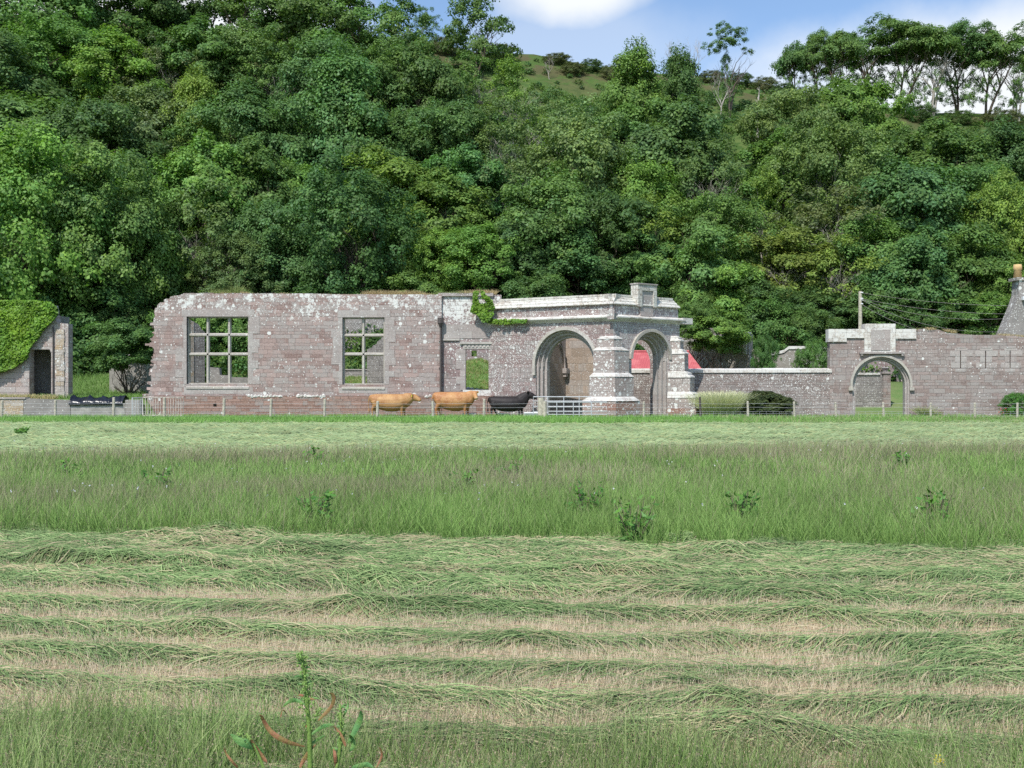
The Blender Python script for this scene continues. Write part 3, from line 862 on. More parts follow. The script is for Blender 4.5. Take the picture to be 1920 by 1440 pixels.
ug = bpy.data.objects.new('undergrowth', np_mesh('undergrowth', V, F, M['leaf'], leaf_cols(len(P), rg, 0.3, 0.15, np.concatenate(Gs))))
ug.color = (0.075, 0.15, 0.035, 1)
tag(ug, 'bushy green undergrowth covering the floor of the hillside wood', 'undergrowth', kind='stuff'); link(ug)

# ------------------------------------------------------------------ walls
class Wall:
    """vertical plane P0->P1; local x along it, y into depth"""
    def __init__(s, pxa, Ya, pxb, Yb):
        s.a = Vector((X_(pxa, Ya), Ya)); s.b = Vector((X_(pxb, Yb), Yb))
        s.d = (s.b - s.a).normalized(); s.n = Vector((-s.d.y, s.d.x))
        s.rz = math.atan2(s.d.y, s.d.x); s.L = (s.b - s.a).length
        s.loc = (s.a.x, s.a.y, 0)

    def sz(s, px, py):
        r = Vector(((px - 960) / K, 1.0))
        t = s.a.dot(s.n) / r.dot(s.n)
        p = r * t
        return ((p - s.a).dot(s.d), CH + (720 - py) * t / K)

    def S(s, px): return s.sz(px, 720)[0]

    def rect(s, x0, y0, x1, y1):
        a = s.sz(x0, y1); b = s.sz(x1, y0)
        return [(a[0], a[1]), (b[0], a[1]), (b[0], b[1]), (a[0], b[1])]

    def wp(s, sx, sy, z=0):
        p = s.a + s.d * sx + s.n * sy
        return Vector((p.x, p.y, z))

    def empty(s, name): return empty(name, s.loc, s.rz)

def jag(pts, step=0.3, amp=0.06, seed=0):
    rr = random.Random(seed); out = []
    for i in range(len(pts) - 1):
        a, b = pts[i], pts[i + 1]
        L = math.dist(a, b); n = max(1, int(L / step))
        last = a
        for k in range(n):
            t = k / n
            x = a[0] + (b[0] - a[0]) * t + rr.uniform(-amp, amp) * (k > 0); z = a[1] + (b[1] - a[1]) * t + rr.uniform(-amp, amp) * (k > 0)
            if k > 0: out.append((x, last[1] if rr.random() < .7 else z))
            out.append((x, z)); last = (x, z)
    out.append(pts[-1])
    # drop duplicates
    res = [out[0]]
    for p in out[1:]:
        if math.dist(p, res[-1]) > 0.015: res.append(p)
    return res

def arch_pts(cx, cz, r, n=24, leg=None, rz=None):
    """clockwise-free loop: legs to z=leg then the half circle"""
    rz = rz or r
    p = [(cx + r * math.cos(math.pi * k / n), cz + rz * math.sin(math.pi * k / n)) for k in range(n + 1)]
    if leg is not None: p = [(cx + r, leg)] + p + [(cx - r, leg)]
    return p

def arch_ring(mb, cx, cz, ri, ro, y0, y1, leg_i=None, n=24, asp=1.0):
    a = arch_pts(cx, cz, ro, n, leg_i, ro * asp); b = arch_pts(cx, cz, ri, n, leg_i, ri * asp)
    m_ = len(a)
    vs = [(x, y0, z) for x, z in a] + [(x, y0, z) for x, z in b] + [(x, y1, z) for x, z in a] + [(x, y1, z) for x, z in b]
    fs = []
    for i in range(m_ - 1):
        fs.append((i, i + 1, m_ + i + 1, m_ + i))
        fs.append((i + 1, i, 2 * m_ + i, 2 * m_ + i + 1))
        fs.append((m_ + i, m_ + i + 1, 3 * m_ + i + 1, 3 * m_ + i))
        fs.append((2 * m_ + i, 3 * m_ + i, 3 * m_ + i + 1, 2 * m_ + i + 1))
    fs += [(0, m_, 3 * m_, 2 * m_), (m_ - 1, 3 * m_ - 1, 4 * m_ - 1, 2 * m_ - 1)]
    mb.add(vs, fs)

# ---- the ruined hall
HY = 58.0
H = Wall(262, HY, 828, HY)
hall = H.empty('ruined_hall')
tag(hall, 'long roofless hall wall of red-brown sandstone with two mullioned windows, behind the cattle', 'ruin')
left = [H.sz(*p) for p in [(276, 745), (280, 735), (282, 715), (283, 700), (289, 678), (291, 662), (285, 650), (272, 648), (272, 644), (288, 640), (288, 610), (289, 584), (300, 567), (312, 560), (328, 554), (346, 549.5)]]
left = jag(left, 0.17, 0.05, 3)
top = jag([H.sz(346, 549.5), H.sz(600, 551), H.sz(760, 552), H.sz(828, 552)], 0.5, 0.025, 4)
outl = [(H.S(276), -0.3), (H.L, -0.3)] + list(reversed(top)) + list(reversed(left))[1:]
W1 = H.rect(350, 593.5, 466, 720); W2 = H.rect(642, 595, 721, 721)
MB().plate(outl, [W1, W2], 0, 0.75).build('wall', M['hall'], hall)
# broken end stones
mb = MB()
rr = random.Random(3)
for k in range(60):
    py = rr.uniform(575, 775)
    pxl = np.interp(py, [560, 584, 610, 640, 660, 700, 730, 745, 775], [312, 290, 288, 288, 290, 282, 279, 270, 262])
    x, z = H.sz(pxl + rr.uniform(-2, 5), py)
    w = rr.uniform(.06, .2)
    mb.box((x - w, rr.uniform(.05, .3), z - rr.uniform(.04, .1)), (x + w, rr.uniform(.4, .72), z + rr.uniform(.04, .1)), .03)
mb.build('broken_end_stones', M['hall'], hall)
mb = MB()
rr = random.Random(8)
s0, s1 = H.S(290), H.S(996)
zp = Z_(742, HY)
mb.plate([(s0, -0.3), (H.S(828), -0.3), (H.S(828), zp), (s0, zp)], [], -0.10, -0.003)
mb.build('plinth', M['plinth'], hall)
mb = MB()
for a, b in ((465, 528), (556, 610), (797, 815)):
    x = H.S(a)
    while x < H.S(b):
        w = rr.uniform(.12, .3)
        mb.rock((x + w / 2, -0.08, zp - 0.02 + rr.uniform(-.03, .02)), (w * .7, .08, rr.uniform(.07, .14)), rr.random()); x += w
mb.build('lichened_ledge', M['white_coping'], hall)
MB().plate(H.rect(401, 757, 407, 762), [], -0.106, -0.02).build('vent', M['eye'], hall)

def window(parent, W_, px0, px1, py0, py1, mull, trans, seed):
    rr = random.Random(seed)
    mb = MB()
    (a, z0), (b, z1) = W_.sz(px0, py1), W_.sz(px1, py0)
    # lintel + alternating quoins, 2 cm proud
    fm = MB()
    for x0_, x1_ in ((a, a + .07), (b - .07, b)):
        fm.box((x0_, .15, z0 + .003), (x1_, .5, z1 - .003))
    fm.box((a + .069, .152, z1 - .07), (b - .069, .498, z1 - .004))
    fm.box((a + .069, .152, z0 + .004), (b - .069, .498, z0 + .06))
    fr = fm.build('window', M['mullion'], parent)
    for side in (0, 1):
        z = z0; mb = MB()
        while z < z1 - 0.05:
            hq = min(rr.choice([0.36, 0.42, 0.3]), z1 - z)
            w = rr.choice([0.18, 0.24, 0.52, 0.6])
            if side == 0: mb.box((a - w, -.012 - .006 * rr.random(), z + .001), (a + .0, .3, z + hq - .001))
            else: mb.box((b, -.012 - .006 * rr.random(), z + .001), (b + w, .3, z + hq - .001))
            z += hq
        mb.build('quoins', M['dressed'], fr)
    MB().box((a - .26, -.022, z1), ((a + b) / 2 + .2, .3, z1 + .38)).box(((a + b) / 2 + .204, -.02, z1), (b + .3, .3, z1 + .38)).build('lintel', M['dressed'], fr)
    MB().prism([(-.05, z0 - .26), (.34, z0 - .26), (.34, z0), (.16, z0), (-.05, z0 - .16)], a - .02, b + .02).build('sill', M['mullion'], fr)
    hw = 0.095

    def prof(c, lo, hi, vert):
        # chamfered bar
        p = [(-hw, .30), (-hw * .45, .18), (hw * .45, .18), (hw, .30), (hw * .45, .42), (-hw * .45, .42)]
        v = [((c + q, y, lo) if vert else (lo, y, c + q)) for q, y in p] + [((c + q, y, hi) if vert else (hi, y, c + q)) for q, y in p]
        n = 6
        f = [tuple(range(n)), tuple(reversed(range(n, 2 * n)))] + [(i, i + n, (i + 1) % n + n, (i + 1) % n) for i in range(n)]
        return MB().add(v, f)
    for m_ in mull: prof(W_.S(m_), z0, z1, True).build('mullion', M['mullion'], fr)
    xs_ = [a] + [W_.S(m_) for m_ in mull] + [b]
    for t in trans:
        zt = W_.sz(px0, t)[1]
        prof(zt, a, b, False).build('transom', M['mullion'], fr)
    return fr

w1 = window(hall, H, 350, 466, 593.5, 720, [387.5, 428], [627.5, 664], 1)
w1['label'] = 'large nine-light mullioned window near the broken left end'
w2 = window(hall, H, 642, 721, 595, 721, [680.5], [628.5, 664], 2)
w2['label'] = 'six-light mullioned window nearer the downpipe'
# flush patch stones below windows
MB().box((H.S(345), -.01, Z_(742, HY) + .1), (H.S(474), .2, Z_(726, HY))).build('apron_stone', M['dressed'], hall)
MB().box((H.S(635), -.01, Z_(742, HY) + .15), (H.S(727), .2, Z_(727, HY))).build('apron_stone', M['dressed'], hall)
# downpipe
sp = H.S(826.5)
mb = MB()
mb.tube([(sp, -.09, Z_(735, HY)), (sp, -.09, Z_(612, HY))], .055, 8)
mb.tube([(sp, -.12, Z_(612, HY)), (sp, -.14, Z_(606, HY)), (sp, -.14, Z_(596, HY))], [.07, .16, .17], 8)
for zq in (640, 690): mb.box((sp - .1, -.06, Z_(zq, HY) - .03), (sp + .1, 0.0, Z_(zq, HY) + .03))
mb.build('downpipe', M['pipe'], hall)
# recess bay with the doorway
RB = Wall(828, HY + 0.15, 940, HY + 0.15)
door = RB.rect(873, 654, 931, 731)
bay = MB()
o1 = [(0.0, -0.3), (RB.L, -0.3), RB.sz(940, 553), RB.sz(828, 551)]
o1[3] = (0.0, o1[3][1]); o1[2] = (RB.L, o1[2][1])
off = RB.a - H.a

def relbox(px0, py0, px1, py1, y0, y1, Wl, base, mb=None, jit=0):
    r_ = Wl.rect(px0, py0, px1, py1)
    o = Wl.a - base.a
    return (mb or MB()).box((r_[0][0] + o.x, y0 + o.y, r_[0][1]), (r_[2][0] + o.x, y1 + o.y, r_[2][1]), jit)

bay.plate([(x + off.x, z) for x, z in o1], [[(x + off.x, z) for x, z in door]], off.y, off.y + .75)
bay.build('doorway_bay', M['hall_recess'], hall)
relbox(829, 638, 940, 742, -.012, .1, RB, H)
mb = MB(); mb2 = MB()
rr = random.Random(14)
zq = 731.0
while zq > 656:
    hq = rr.choice([11, 14, 16])
    w = rr.choice([10, 18])
    relbox(873 - w, max(654, zq - hq) + .3, 873, zq, -.02, .3, RB, H, mb); relbox(931, max(654, zq - hq) + .3, 931 + w * .5, zq, -.02, .3, RB, H, mb2)
    zq -= hq
dr = mb.build('doorway_surround', M['dressed'], hall); mb2.build('jamb', M['dressed'], dr)
mb = MB()
relbox(862, 641, 940, 645, -.12, .3, RB, H, mb); relbox(868, 645, 936, 654, -.04, .3, RB, H, mb)
for k in range(9): relbox(871 + k * 7, 647, 875 + k * 7, 651, -.07, -.035, RB, H, mb)
mb.build('carved_lintel', M['mullion'], dr)
mb = MB()
relbox(829, 635, 862, 638.5, -.09, .05, RB, H, mb)
mb.build('string_course', M['mullion'], hall)
mb = MB(); relbox(829, 608, 925, 634.5, -.03, .1, RB, H, mb); mb.build('grey_band', M['dressed'], hall)
mb = MB(); relbox(822, 549.5, 925, 555.5, -.12, .8, RB, H, mb); mb.build('coping', M['dressed'], hall)
mb = MB(); relbox(868, 731, 936, 742, -.06, .5, RB, H, mb); mb.build('threshold_stone', M['white_coping'], hall)
mb = MB(); relbox(829, 742, 996, 800, -.2, -.02, RB, H, mb); mb.build('plinth', M['plinth'], hall)
# inside of the hall: broken return walls and rear wall
A = Wall(353, 62.5, 384, 63.2)
aw = MB(); oA = A.a - H.a
pts = [(0, 0), (A.L, 0)] + [A.sz(*p) for p in ((384, 622), (378, 618), (372, 608), (363, 603), (353, 599))]
aw.plate(pts, [], 0, .6)
ob = aw.build('cross_wall', M['grey_rubble'], hall, loc=(oA.x, oA.y, 0), rz=A.rz)
MB().box((-.02, -.03, 0), (.34, .64, A.sz(353, 603)[1])).build('quoins', M['orange_stone'], ob)
mb = MB(); B_ = Wall(388, 67, 470, 67); ob_ = B_.a - H.a
mb.plate([(0, 1), (B_.L, 1), B_.sz(470, 708), B_.sz(432, 707), B_.sz(431, 704), B_.sz(412, 703), B_.sz(411, 690), B_.sz(388, 688)], [], 0, .5)
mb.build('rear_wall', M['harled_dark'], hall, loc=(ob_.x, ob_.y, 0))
Cw = Wall(688, 64, 735, 61)
o2 = Cw.a - H.a
stp = [(688, 655), (697, 652), (699, 648), (706, 645), (708, 640), (714, 636), (717, 630), (723, 625), (735, 618)]
mb = MB(); mb.plate([(0, 0), (Cw.L, 0)] + [Cw.sz(*p) for p in reversed(stp)], [], 0, .6)
mb.build('broken_gable', M['grey_rubble'], hall, loc=(o2.x, o2.y, 0), rz=Cw.rz)
D_ = Wall(600, 67, 692, 67); o3 = D_.a - H.a
MB().box((0, 0, 0), (D_.L, .5, Z_(694, 67))).build('rear_wall', M['grey_rubble'], hall, loc=(o3.x, o3.y, 0))
MB().box((0, -.05, Z_(694, 67)), (D_.L, .55, Z_(692, 67))).build('rear_wall_coping', M['dressed'], hall, loc=(o3.x, o3.y, 0))
# dark back range seen through upper lights of right window
E_ = Wall(600, 80, 735, 80); 
er = E_.empty('ruined_outbuilding'); tag(er, 'shaded grey outbuilding gable seen through the upper panes of the right window', 'ruin')
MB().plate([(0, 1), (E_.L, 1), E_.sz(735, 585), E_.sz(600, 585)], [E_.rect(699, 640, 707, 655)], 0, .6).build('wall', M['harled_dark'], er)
F_ = Wall(860, 72, 945, 72)
fr_ = F_.empty('ruined_courtyard_wall'); tag(fr_, 'broken courtyard wall with a small dark opening, seen through the doorway', 'ruin')
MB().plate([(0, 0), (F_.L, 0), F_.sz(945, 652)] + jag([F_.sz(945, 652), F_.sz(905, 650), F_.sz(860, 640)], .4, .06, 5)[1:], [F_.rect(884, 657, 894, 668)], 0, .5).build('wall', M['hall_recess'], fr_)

# mound of turf inside the hall
def mound(x, y):
    px = 960 + x * K / y
    hx = sstep(px, 560, 660) * (1 - sstep(px, 945, 965))
    peak = np.exp(-((px - 893) / 42.0) ** 2) * 0.85 * sstep(y, 62, 68)
    hz = (1.15 + 0.055 * (y - 60) * 3.0 + peak)
    hz = hz * sstep(y, 59.0, 60.6) * (1 - sstep(y, 68.5, 71.5))
    return hz * hx + (fbm(x * 1.2, y * 1.2, 9) - .5) * .35 * hx - 0.05

md = grid('turf_mound', np.linspace(-13, 0.2, 100), np.linspace(59.0, 71.6, 80), mound, M['turf'])
tag(md, kind='structure')
mb = MB(); rr = random.Random(6)
for k in range(45):
    t = rr.random()
    px = 873 + t * 32; Yq = 60.4 + rr.random() * 1.4
    x = X_(px, Yq); z = float(mound(x, Yq))
    mb.rock((x, Yq, z + rr.uniform(0, .25) * (1 - t)), (rr.uniform(.08, .2), .14, rr.uniform(.06, .13)), rr.random())
rb = mb.build('stone_heap', M['white_coping']); tag(rb, 'heap of loose pale stones on the turf inside the doorway', 'stones', kind='stuff')

# ---- the porch
PL = Wall(922, 58.05, 1150, 54.3)
PR = Wall(1150, 54.3, 1274, 57.4)
porch = empty('porch', (PL.a.x, PL.a.y, 0), 0)
tag(porch, 'lichen-speckled stone porch with two round arches and stepped buttresses, right of the black cow', 'porch')

def on(Wl, name, mb, mat, parent=None, smooth=False, bevel=0):
    """build a mesh given in wall coordinates as child of porch (or a part of it)"""
    p = parent or porch
    o = mb.build(name, mat, p, smooth=smooth, bevel=bevel)
    m4 = Matrix.Translation((Wl.a.x, Wl.a.y, 0)) @ Matrix.Rotation(Wl.rz, 4, 'Z')
    base = Matrix.Translation(p.location) if p.parent is None else (Matrix.Translation(p.parent.location) @ p.matrix_basis)
    if p.parent is None: base = Matrix.Translation(p.location) @ Matrix.Rotation(p.rotation_euler.z, 4, 'Z')
    m_ = base.inverted() @ m4
    o.matrix_basis = m_
    return o

ZT, ZC1, ZC0, ZS = 6.35, 5.30, 5.02, 5.82      # parapet top, cornice top, cornice bottom, slab foot
T = 0.95

def porch_face(Wl, pxl, pxr, pxtop, pytop, mat):
    # arch: left/right pixel edges of hood and its top
    sl, sr = Wl.S(pxl), Wl.S(pxr)
    cx = (sl + sr) / 2; ro = (sr - sl) / 2
    zt = Wl.sz(pxtop, pytop)[1]
    return cx, ro, zt

for Wl, (pxl, pxr, pxt, pyt), mt, nm in ((PL, (1000, 1123, 1060, 614.5), 'porch', 'front_wall'), (PR, (1180, 1258, 1215, 617.5), 'porch_side', 'side_wall')):
    cx, ro, zt = porch_face(Wl, pxl, pxr, pxt, pyt, mt)
    ri = ro - 0.16
    cz = zt - ro * 0.98
    hole = arch_pts(cx, cz, ri, 24, -0.25)
    x0 = -0.2 if Wl is PL else 0.0
    x1 = Wl.L
    Tn = T if Wl is PL else 0.95
    outer = [(x0, -0.3), (cx - ri - .001, -0.3), (cx - ri - .001, -.26)]
    # frame as left pier, right pier and a head, so that the opening reaches the ground
    body = [(x0, -.3), (cx - ri, -.3)] + list(reversed(arch_pts(cx, cz, ri, 24))) + [(cx + ri, -.3), (x1, -.3), (x1, ZC0), (x0, ZC0)]
    wq = on(Wl, nm, MB().plate(body, [], 0.0, Tn), M[mt])
    # hood mould and orders
    mb = MB(); arch_ring(mb, cx, cz, ri - .0, ro, -.13, .02, leg_i=cz - (0.55 if Wl is PL else .02))
    on(Wl, 'hood_mould', mb, M['mullion'])
    mb = MB()
    arch_ring(mb, cx, cz, ri - .10, ri, .10, Tn - .02, leg_i=-.25)
    arch_ring(mb, cx, cz, ri - .13, ri - .10, .20, Tn - .06, leg_i=cz - .1)
    arch_ring(mb, cx, cz, ri - .24, ri - .10, .30, Tn - .1, leg_i=-.25)
    arch_ring(mb, cx, cz, ri - .27, ri - .24, .38, .52, leg_i=cz - .1)
    arch_ring(mb, cx, cz, ri - .38, ri - .24, .50, Tn - .16, leg_i=-.25)
    on(Wl, 'arch_moulding', mb, M['dressed'])
    # upper wall band, cornice, sloping slabs
    e0 = x0 if Wl is PL else -.0
    mb = MB(); mb.box((e0, 0.10, ZC1 - .02), (x1, Tn, ZS))
    on(Wl, 'parapet_band', mb, M[mt])
    mb = MB()
    pad = 0.10
    mb.prism([(-.02, ZC0 - .06), (.0, ZC0 - .06), (.9, ZC0), (.9, ZC1), (.08, ZC1), (-.26, ZC1 - .10), (-.26, ZC1 - .16), (-.10, ZC0)], e0 + .01, x1 + (.22 if Wl is PR else .10))
    on(Wl, 'cornice', mb, M['white_coping'] if Wl is PL else M['white_coping'])
    mb = MB()
    zs = [ZS, ZS + .16, ZS + .30, ZS + .42]
    ys_ = [-.06, .10, .24, .36]
    for k in range(3):
        mb.prism([(ys_[k], zs[k]), (.9, zs[k]), (.9, zs[k + 1] - .004), (ys_[k + 1] - .03, zs[k + 1] - .004), (ys_[k], zs[k] + .04)], e0 + .02, x1 + (.0 if Wl is PL else -.05 * k))
    mb.prism([(.30, zs[3]), (.95, zs[3]), (.95, ZT), (.30, ZT)], e0 + .02, x1 - (0 if Wl is PL else .18))
    on(Wl, 'parapet_slabs', mb, M['slab'])
# projecting stones at corner and at the right end
mb = MB(); mb.box((PL.L - .14, -.38, ZC0 + .0), (PL.L + .22, .1, ZC1 + .05), .02); on(PL, 'corner_block', mb, M['dressed'])
mb = MB(); mb.prism([(-.22, ZC0 - .04), (.45, ZC0 - .04), (.45, ZC1 - .04), (-.22, ZC1)], PR.L + .02, PR.L + .80); on(PR, 'projecting_stone', mb, M['white_coping'])
# crest block (dormer-like panel)
sA, sB = PR.S(1194), PR.S(1229)
zA, zB = PR.sz(1210, 584)[1], PR.sz(1210, 534)[1]
mb = MB()
w_ = sB - sA
mb.box((sA, -.10, ZS - .05), (sA + .22 * w_, .42, zB)); mb.box((sB - .16 * w_, -.10, ZS - .05), (sB, .42, zB)); mb.box((sA + .22 * w_ + .002, -.09, zB - .3), (sB - .16 * w_ - .002, .42, zB - .003))
cb = on(PR, 'crest_block', mb, M['slab'])
mb = MB(); mb.box((sA + .2 * w_, -.02, ZC1 + .0), (sB - .14 * w_, .4, zB - .28))
on(PR, 'crest_panel', mb, M['dressed'])
mb = MB(); mb.box((sA - .04, -.14, zB + .002), (sB + .04, .46, zB + .06)); on(PR, 'crest_coping', mb, M['dressed'])

# stepped buttresses: built on a frame facing outwards
def buttress(Pc, ang, steps, wid, name, lab, mats):
    body = MB(); capl = []
    for i, (z0, z1, proj, hw) in enumerate(steps):
        body.box((-hw, -proj, z0), (hw, .35, z1 - .003), .012)
        nxt = steps[i + 1] if i + 1 < len(steps) else (0, 0, .05, hw * .8)
        pn, hn = nxt[2], nxt[3]
        capz = z1 + (proj - pn) * 1.1
        caps = MB(); capl.append(caps)
        for q in range(2):
            t0, t1 = q / 2, (q + 1) / 2
            a0 = proj + (pn - proj) * t0; a1 = proj + (pn - proj) * t1
            h0 = hw + .03 + (hn - hw) * t0; h1 = hw + .03 + (hn - hw) * t1
            za = z1 + (capz - z1) * t0; zb = z1 + (capz - z1) * t1
            vs = [(-h0, -a0 - .04, za), (h0, -a0 - .04, za), (h0, .33, za), (-h0, .33, za), (-h0, -a0 - .03, za + .06), (h0, -a0 - .03, za + .06),
                  (-h1, -a1 - .02, zb), (h1, -a1 - .02, zb), (h1, .33, zb), (-h1, .33, zb)]
            caps.add(vs, [(0, 1, 5, 4), (4, 5, 7, 6), (6, 7, 8, 9), (0, 4, 6, 9, 3), (1, 2, 8, 7, 5), (0, 3, 2, 1), (2, 3, 9, 8)])
    b = body.build(name, mats[0], porch)
    loc = Vector((Pc.x, Pc.y, 0)) - porch.location
    b.matrix_basis = Matrix.Translation(loc) @ Matrix.Rotation(ang, 4, 'Z')
    b['label'] = lab
    for caps in capl: caps.build('weathering', M['white_coping'], b)
    base = MB().box((-steps[0][3] - .05, -steps[0][2] - .06, -.3), (steps[0][3] + .05, .36, steps[0][1] - .55), .01)
    base.build('base', mats[1], b)
    return b

def zz_(py, Y=53.6): return Z_(py, Y)

angc = (PL.rz + PR.rz) / 2
cor = PL.b


def clasping(steps):
    """buttress wrapping the corner of the two faces; steps = (z0, z1, projection, left arm, right arm)"""
    nl = -PL.n; nr = -PR.n; dl = PL.d; dr_ = PR.d

    def plan(p, wl, wr):
        a = cor + nl * p; b = cor + nr * p
        # corner of the two offset lines
        M2 = Matrix(((dl.x, -dr_.x), (dl.y, -dr_.y))); t = M2.inverted() @ (b - a)
        c = a + dl * t.x
        return [Vector((v.x, v.y)) - Vector((porch.location.x, porch.location.y)) for v in (cor - dl * wl - nl * .3, cor - dl * wl + nl * p, c, cor + dr_ * wr + nr * p, cor + dr_ * wr - nr * .3)]

    def pr(mb, A, za, B, zb):
        n = len(A); o = [(v.x, v.y, za) for v in A] + [(v.x, v.y, zb) for v in B]
        mb.add(o, [tuple(reversed(range(n))), tuple(range(n, 2 * n))] + [(i, (i + 1) % n, (i + 1) % n + n, i + n) for i in range(n)])
    body, base, capl = MB(), MB(), []
    for i, (z0, z1, p, wl, wr) in enumerate(steps):
        P_ = plan(p, wl, wr)
        pr(base if i == 0 else body, P_, z0 if i == 0 else steps[i - 1][1] + .002, P_, z1)
        nx = steps[i + 1][2:] if i + 1 < len(steps) else (.02, wl * .72, wr * .6)
        ca = z1 + (p - nx[0]) * 1.15
        caps = MB(); capl.append(caps)
        for q in range(3):
            f0, f1 = q / 3, (q + .8) / 3
            L0 = plan(p + (nx[0] - p) * f0 + .03, wl + (nx[1] - wl) * f0 + .015, wr + (nx[2] - wr) * f0 + .015); L1 = plan(p + (nx[0] - p) * f1, wl + (nx[1] - wl) * f1, wr + (nx[2] - wr) * f1)
            pr(caps, L0, z1 + (ca - z1) * q / 3 + .002, L1, z1 + (ca - z1) * (q + 1) / 3)
    b = body.build('buttress', M['butt'], porch); b['label'] = 'massive stepped buttress clasping the corner between the two arches'
    for caps in capl: caps.build('weathering', M['white_coping'], b)
    base.build('base', M['butt_base'], b)


clasping([(-.3, zz_(752), .62, 1.42, 1.25), (zz_(740), zz_(706), .44, 1.12, 1.0), (zz_(697), zz_(656), .28, .98, .82), (zz_(650), zz_(634), .14, .84, .50)])
end = PR.wp(PR.L - .25, 0)
buttress(Vector((end.x, end.y)), PR.rz + .5, [(-.3, Z_(746, 57), 1.15, .62), (Z_(746, 57), Z_(708, 57), .85, .52), (Z_(702, 57), Z_(664, 57), .55, .46), (Z_(660, 57), Z_(640, 57), .3, .4)], 1, 'buttress', 'slimmer stepped buttress at the right end of the porch', (M['butt'], M['butt_base']))
# rear and inner walls of the porch
IN = Wall(1061, 61.4, 1150, 60.3)
mb = MB().plate([(0, -.2), (IN.L, -.2), IN.sz(1150, 600), IN.sz(1061, 600)], [], 0, .5); on(IN, 'inner_wall', mb, M['inner'])
IL = Wall(1010, 58.6, 1061, 61.4)
mb = MB().plate([(0, -.2), (IL.L, -.2), IL.sz(1061, 600), IL.sz(1010, 590)], [], 0, .4); on(IL, 'inner_wall', mb, M['inner'])
mb = MB()
c0 = IL.S(1042); z0_ = Z_(690, 60)
for k_, rr_ in enumerate((.95, .80)):
    pts = [(IL.L - .12 - rr_ * .0 - (.95 - rr_) * 0 - 1.0 + math.cos(a_) * rr_, -.05 - .05 * k_, z0_ + math.sin(a_) * rr_ * 1.7) for a_ in [i * math.pi / 16 for i in range(0, 9)]]
    mb.tube(pts, .05, 6)
mb.box((IL.L - .42, -.25, z0_ - .28), (IL.L - .04, .02, z0_)); mb.box((IL.L - .34, -.18, z0_ - .48), (IL.L - .1, .02, z0_ - .283))
on(IL, 'vault_corbel', mb, M['dressed'])
RW = Wall(1140, 60.9, 1290, 58.6)
rcx = RW.S(1180); rr0 = RW.S(1219) - rcx; rcz = RW.sz(1219, 682)[1]
body = [(0, -.3), (rcx - rr0, -.3)] + list(reversed(arch_pts(rcx, rcz, rr0, 20))) + [(rcx + rr0, -.3), (RW.S(1262), -.3), RW.sz(1262, 603), RW.sz(1140, 603)]
body[-1] = (0, body[-1][1])
on(RW, 'rear_wall', MB().plate(body, [], 0, .7), M['porch'])

# ivy on the porch
def ivy(name, poly_px, Wl, n, size, lab, y=-.12, col=(0.13, 0.24, 0.03), thick=.12, cat='ivy', extra=None):
    rg = np.random.default_rng(len(name) + n)
    px = np.array([p[0] for p in poly_px], float); py = np.array([p[1] for p in poly_px], float)
    P = []
    while len(P) < n:
        a = rg.uniform(px.min(), px.max(), 4000); b = rg.uniform(py.min(), py.max(), 4000)
        inside = np.zeros(4000, bool); j = len(px) - 1
        for i in range(len(px)):
            c_ = ((py[i] > b) != (py[j] > b)) & (a < (px[j] - px[i]) * (b - py[i]) / (py[j] - py[i] + 1e-9) + px[i])
            inside ^= c_; j = i
        jag_ = fbm(a * .12, b * .12, 4) > (.40 if n < 3000 else .12)
        P += list(zip(a[inside & jag_], b[inside & jag_]))
    P = P[:n]
    pts = []
    for (a, b) in P:
        s_, z_ = Wl.sz(a, b)
        pts.append((s_, z_))
    pts = np.array(pts)
    dep = y - rg.random(n) * thick - (fbm(pts[:, 0] * 2, pts[:, 1] * 2, 8) * thick * 1.5)
    Pw = np.array([tuple(Wl.wp(s_, dd, z_)) for (s_, z_), dd in zip(pts, dep)])
    Nn = np.array([-Wl.n.x, -Wl.n.y, .55])[None, :] + rg.normal(size=(n, 3)) * .45
    V, F = leaf_quads(Pw, Nn, size, rg, .85)
    g_ = np.stack([0.75 + 0.6 * fbm(pts[:, 0] * 1.5, pts[:, 1] * 1.5, 2), (fbm(pts[:, 0], pts[:, 1], 12) - .5) * .5], 1)
    o = bpy.data.objects.new(name, np_mesh(name, V - np.array(Pw.mean(0)), F, M['leaf'], leaf_cols(n, rg, .3, .12, g_)))
    o.location = Pw.mean(0); o.color = (*col, 1)
    tag(o, lab, cat); link(o)
    return o

iva = ivy('ivy', [(889, 549), (905, 547), (912, 556), (922, 565), (926, 578), (924, 592), (914, 604), (905, 604), (898, 592), (884, 585), (888, 570)], RB, 1300, .19, 'bright ivy tuft hanging over the porch corner, with a trail along the cornice', y=-.35)
ivb = ivy('ivy_trail', [(912, 597), (940, 599), (970, 599), (994, 600), (990, 606), (950, 608), (920, 607)], PL, 420, .14, '', y=-.14)
wm = ivb.matrix_basis.copy(); ivb.parent = iva; ivb.location = ivb.location - iva.location
for k in ('label', 'category'):
    if k in ivb: del ivb[k]

# ---- low wall between porch and archway
LW = Wall(1175, 60.6, 1560, 58.2)
lw = LW.empty('boundary_wall'); tag(lw, 'low dark stone wall with white coping between the porch and the archway', 'wall')
zl = 2.42
mb = MB().box((0, 0, -.3), (LW.L, .5, zl)); mb.build('wall', M['low_wall'], lw)
mb = MB(); rr = random.Random(2); x = 0
while x < LW.L:
    w = rr.uniform(.7, 1.3); x1 = min(LW.L, x + w)
    mb.prism([(-.07, zl), (.57, zl), (.57, zl + .16), (.25, zl + .24 + rr.uniform(-.01, .01)), (-.07, zl + .17)], x, x1 - .008); x = x1
mb.build('coping', M['white_coping'], lw)

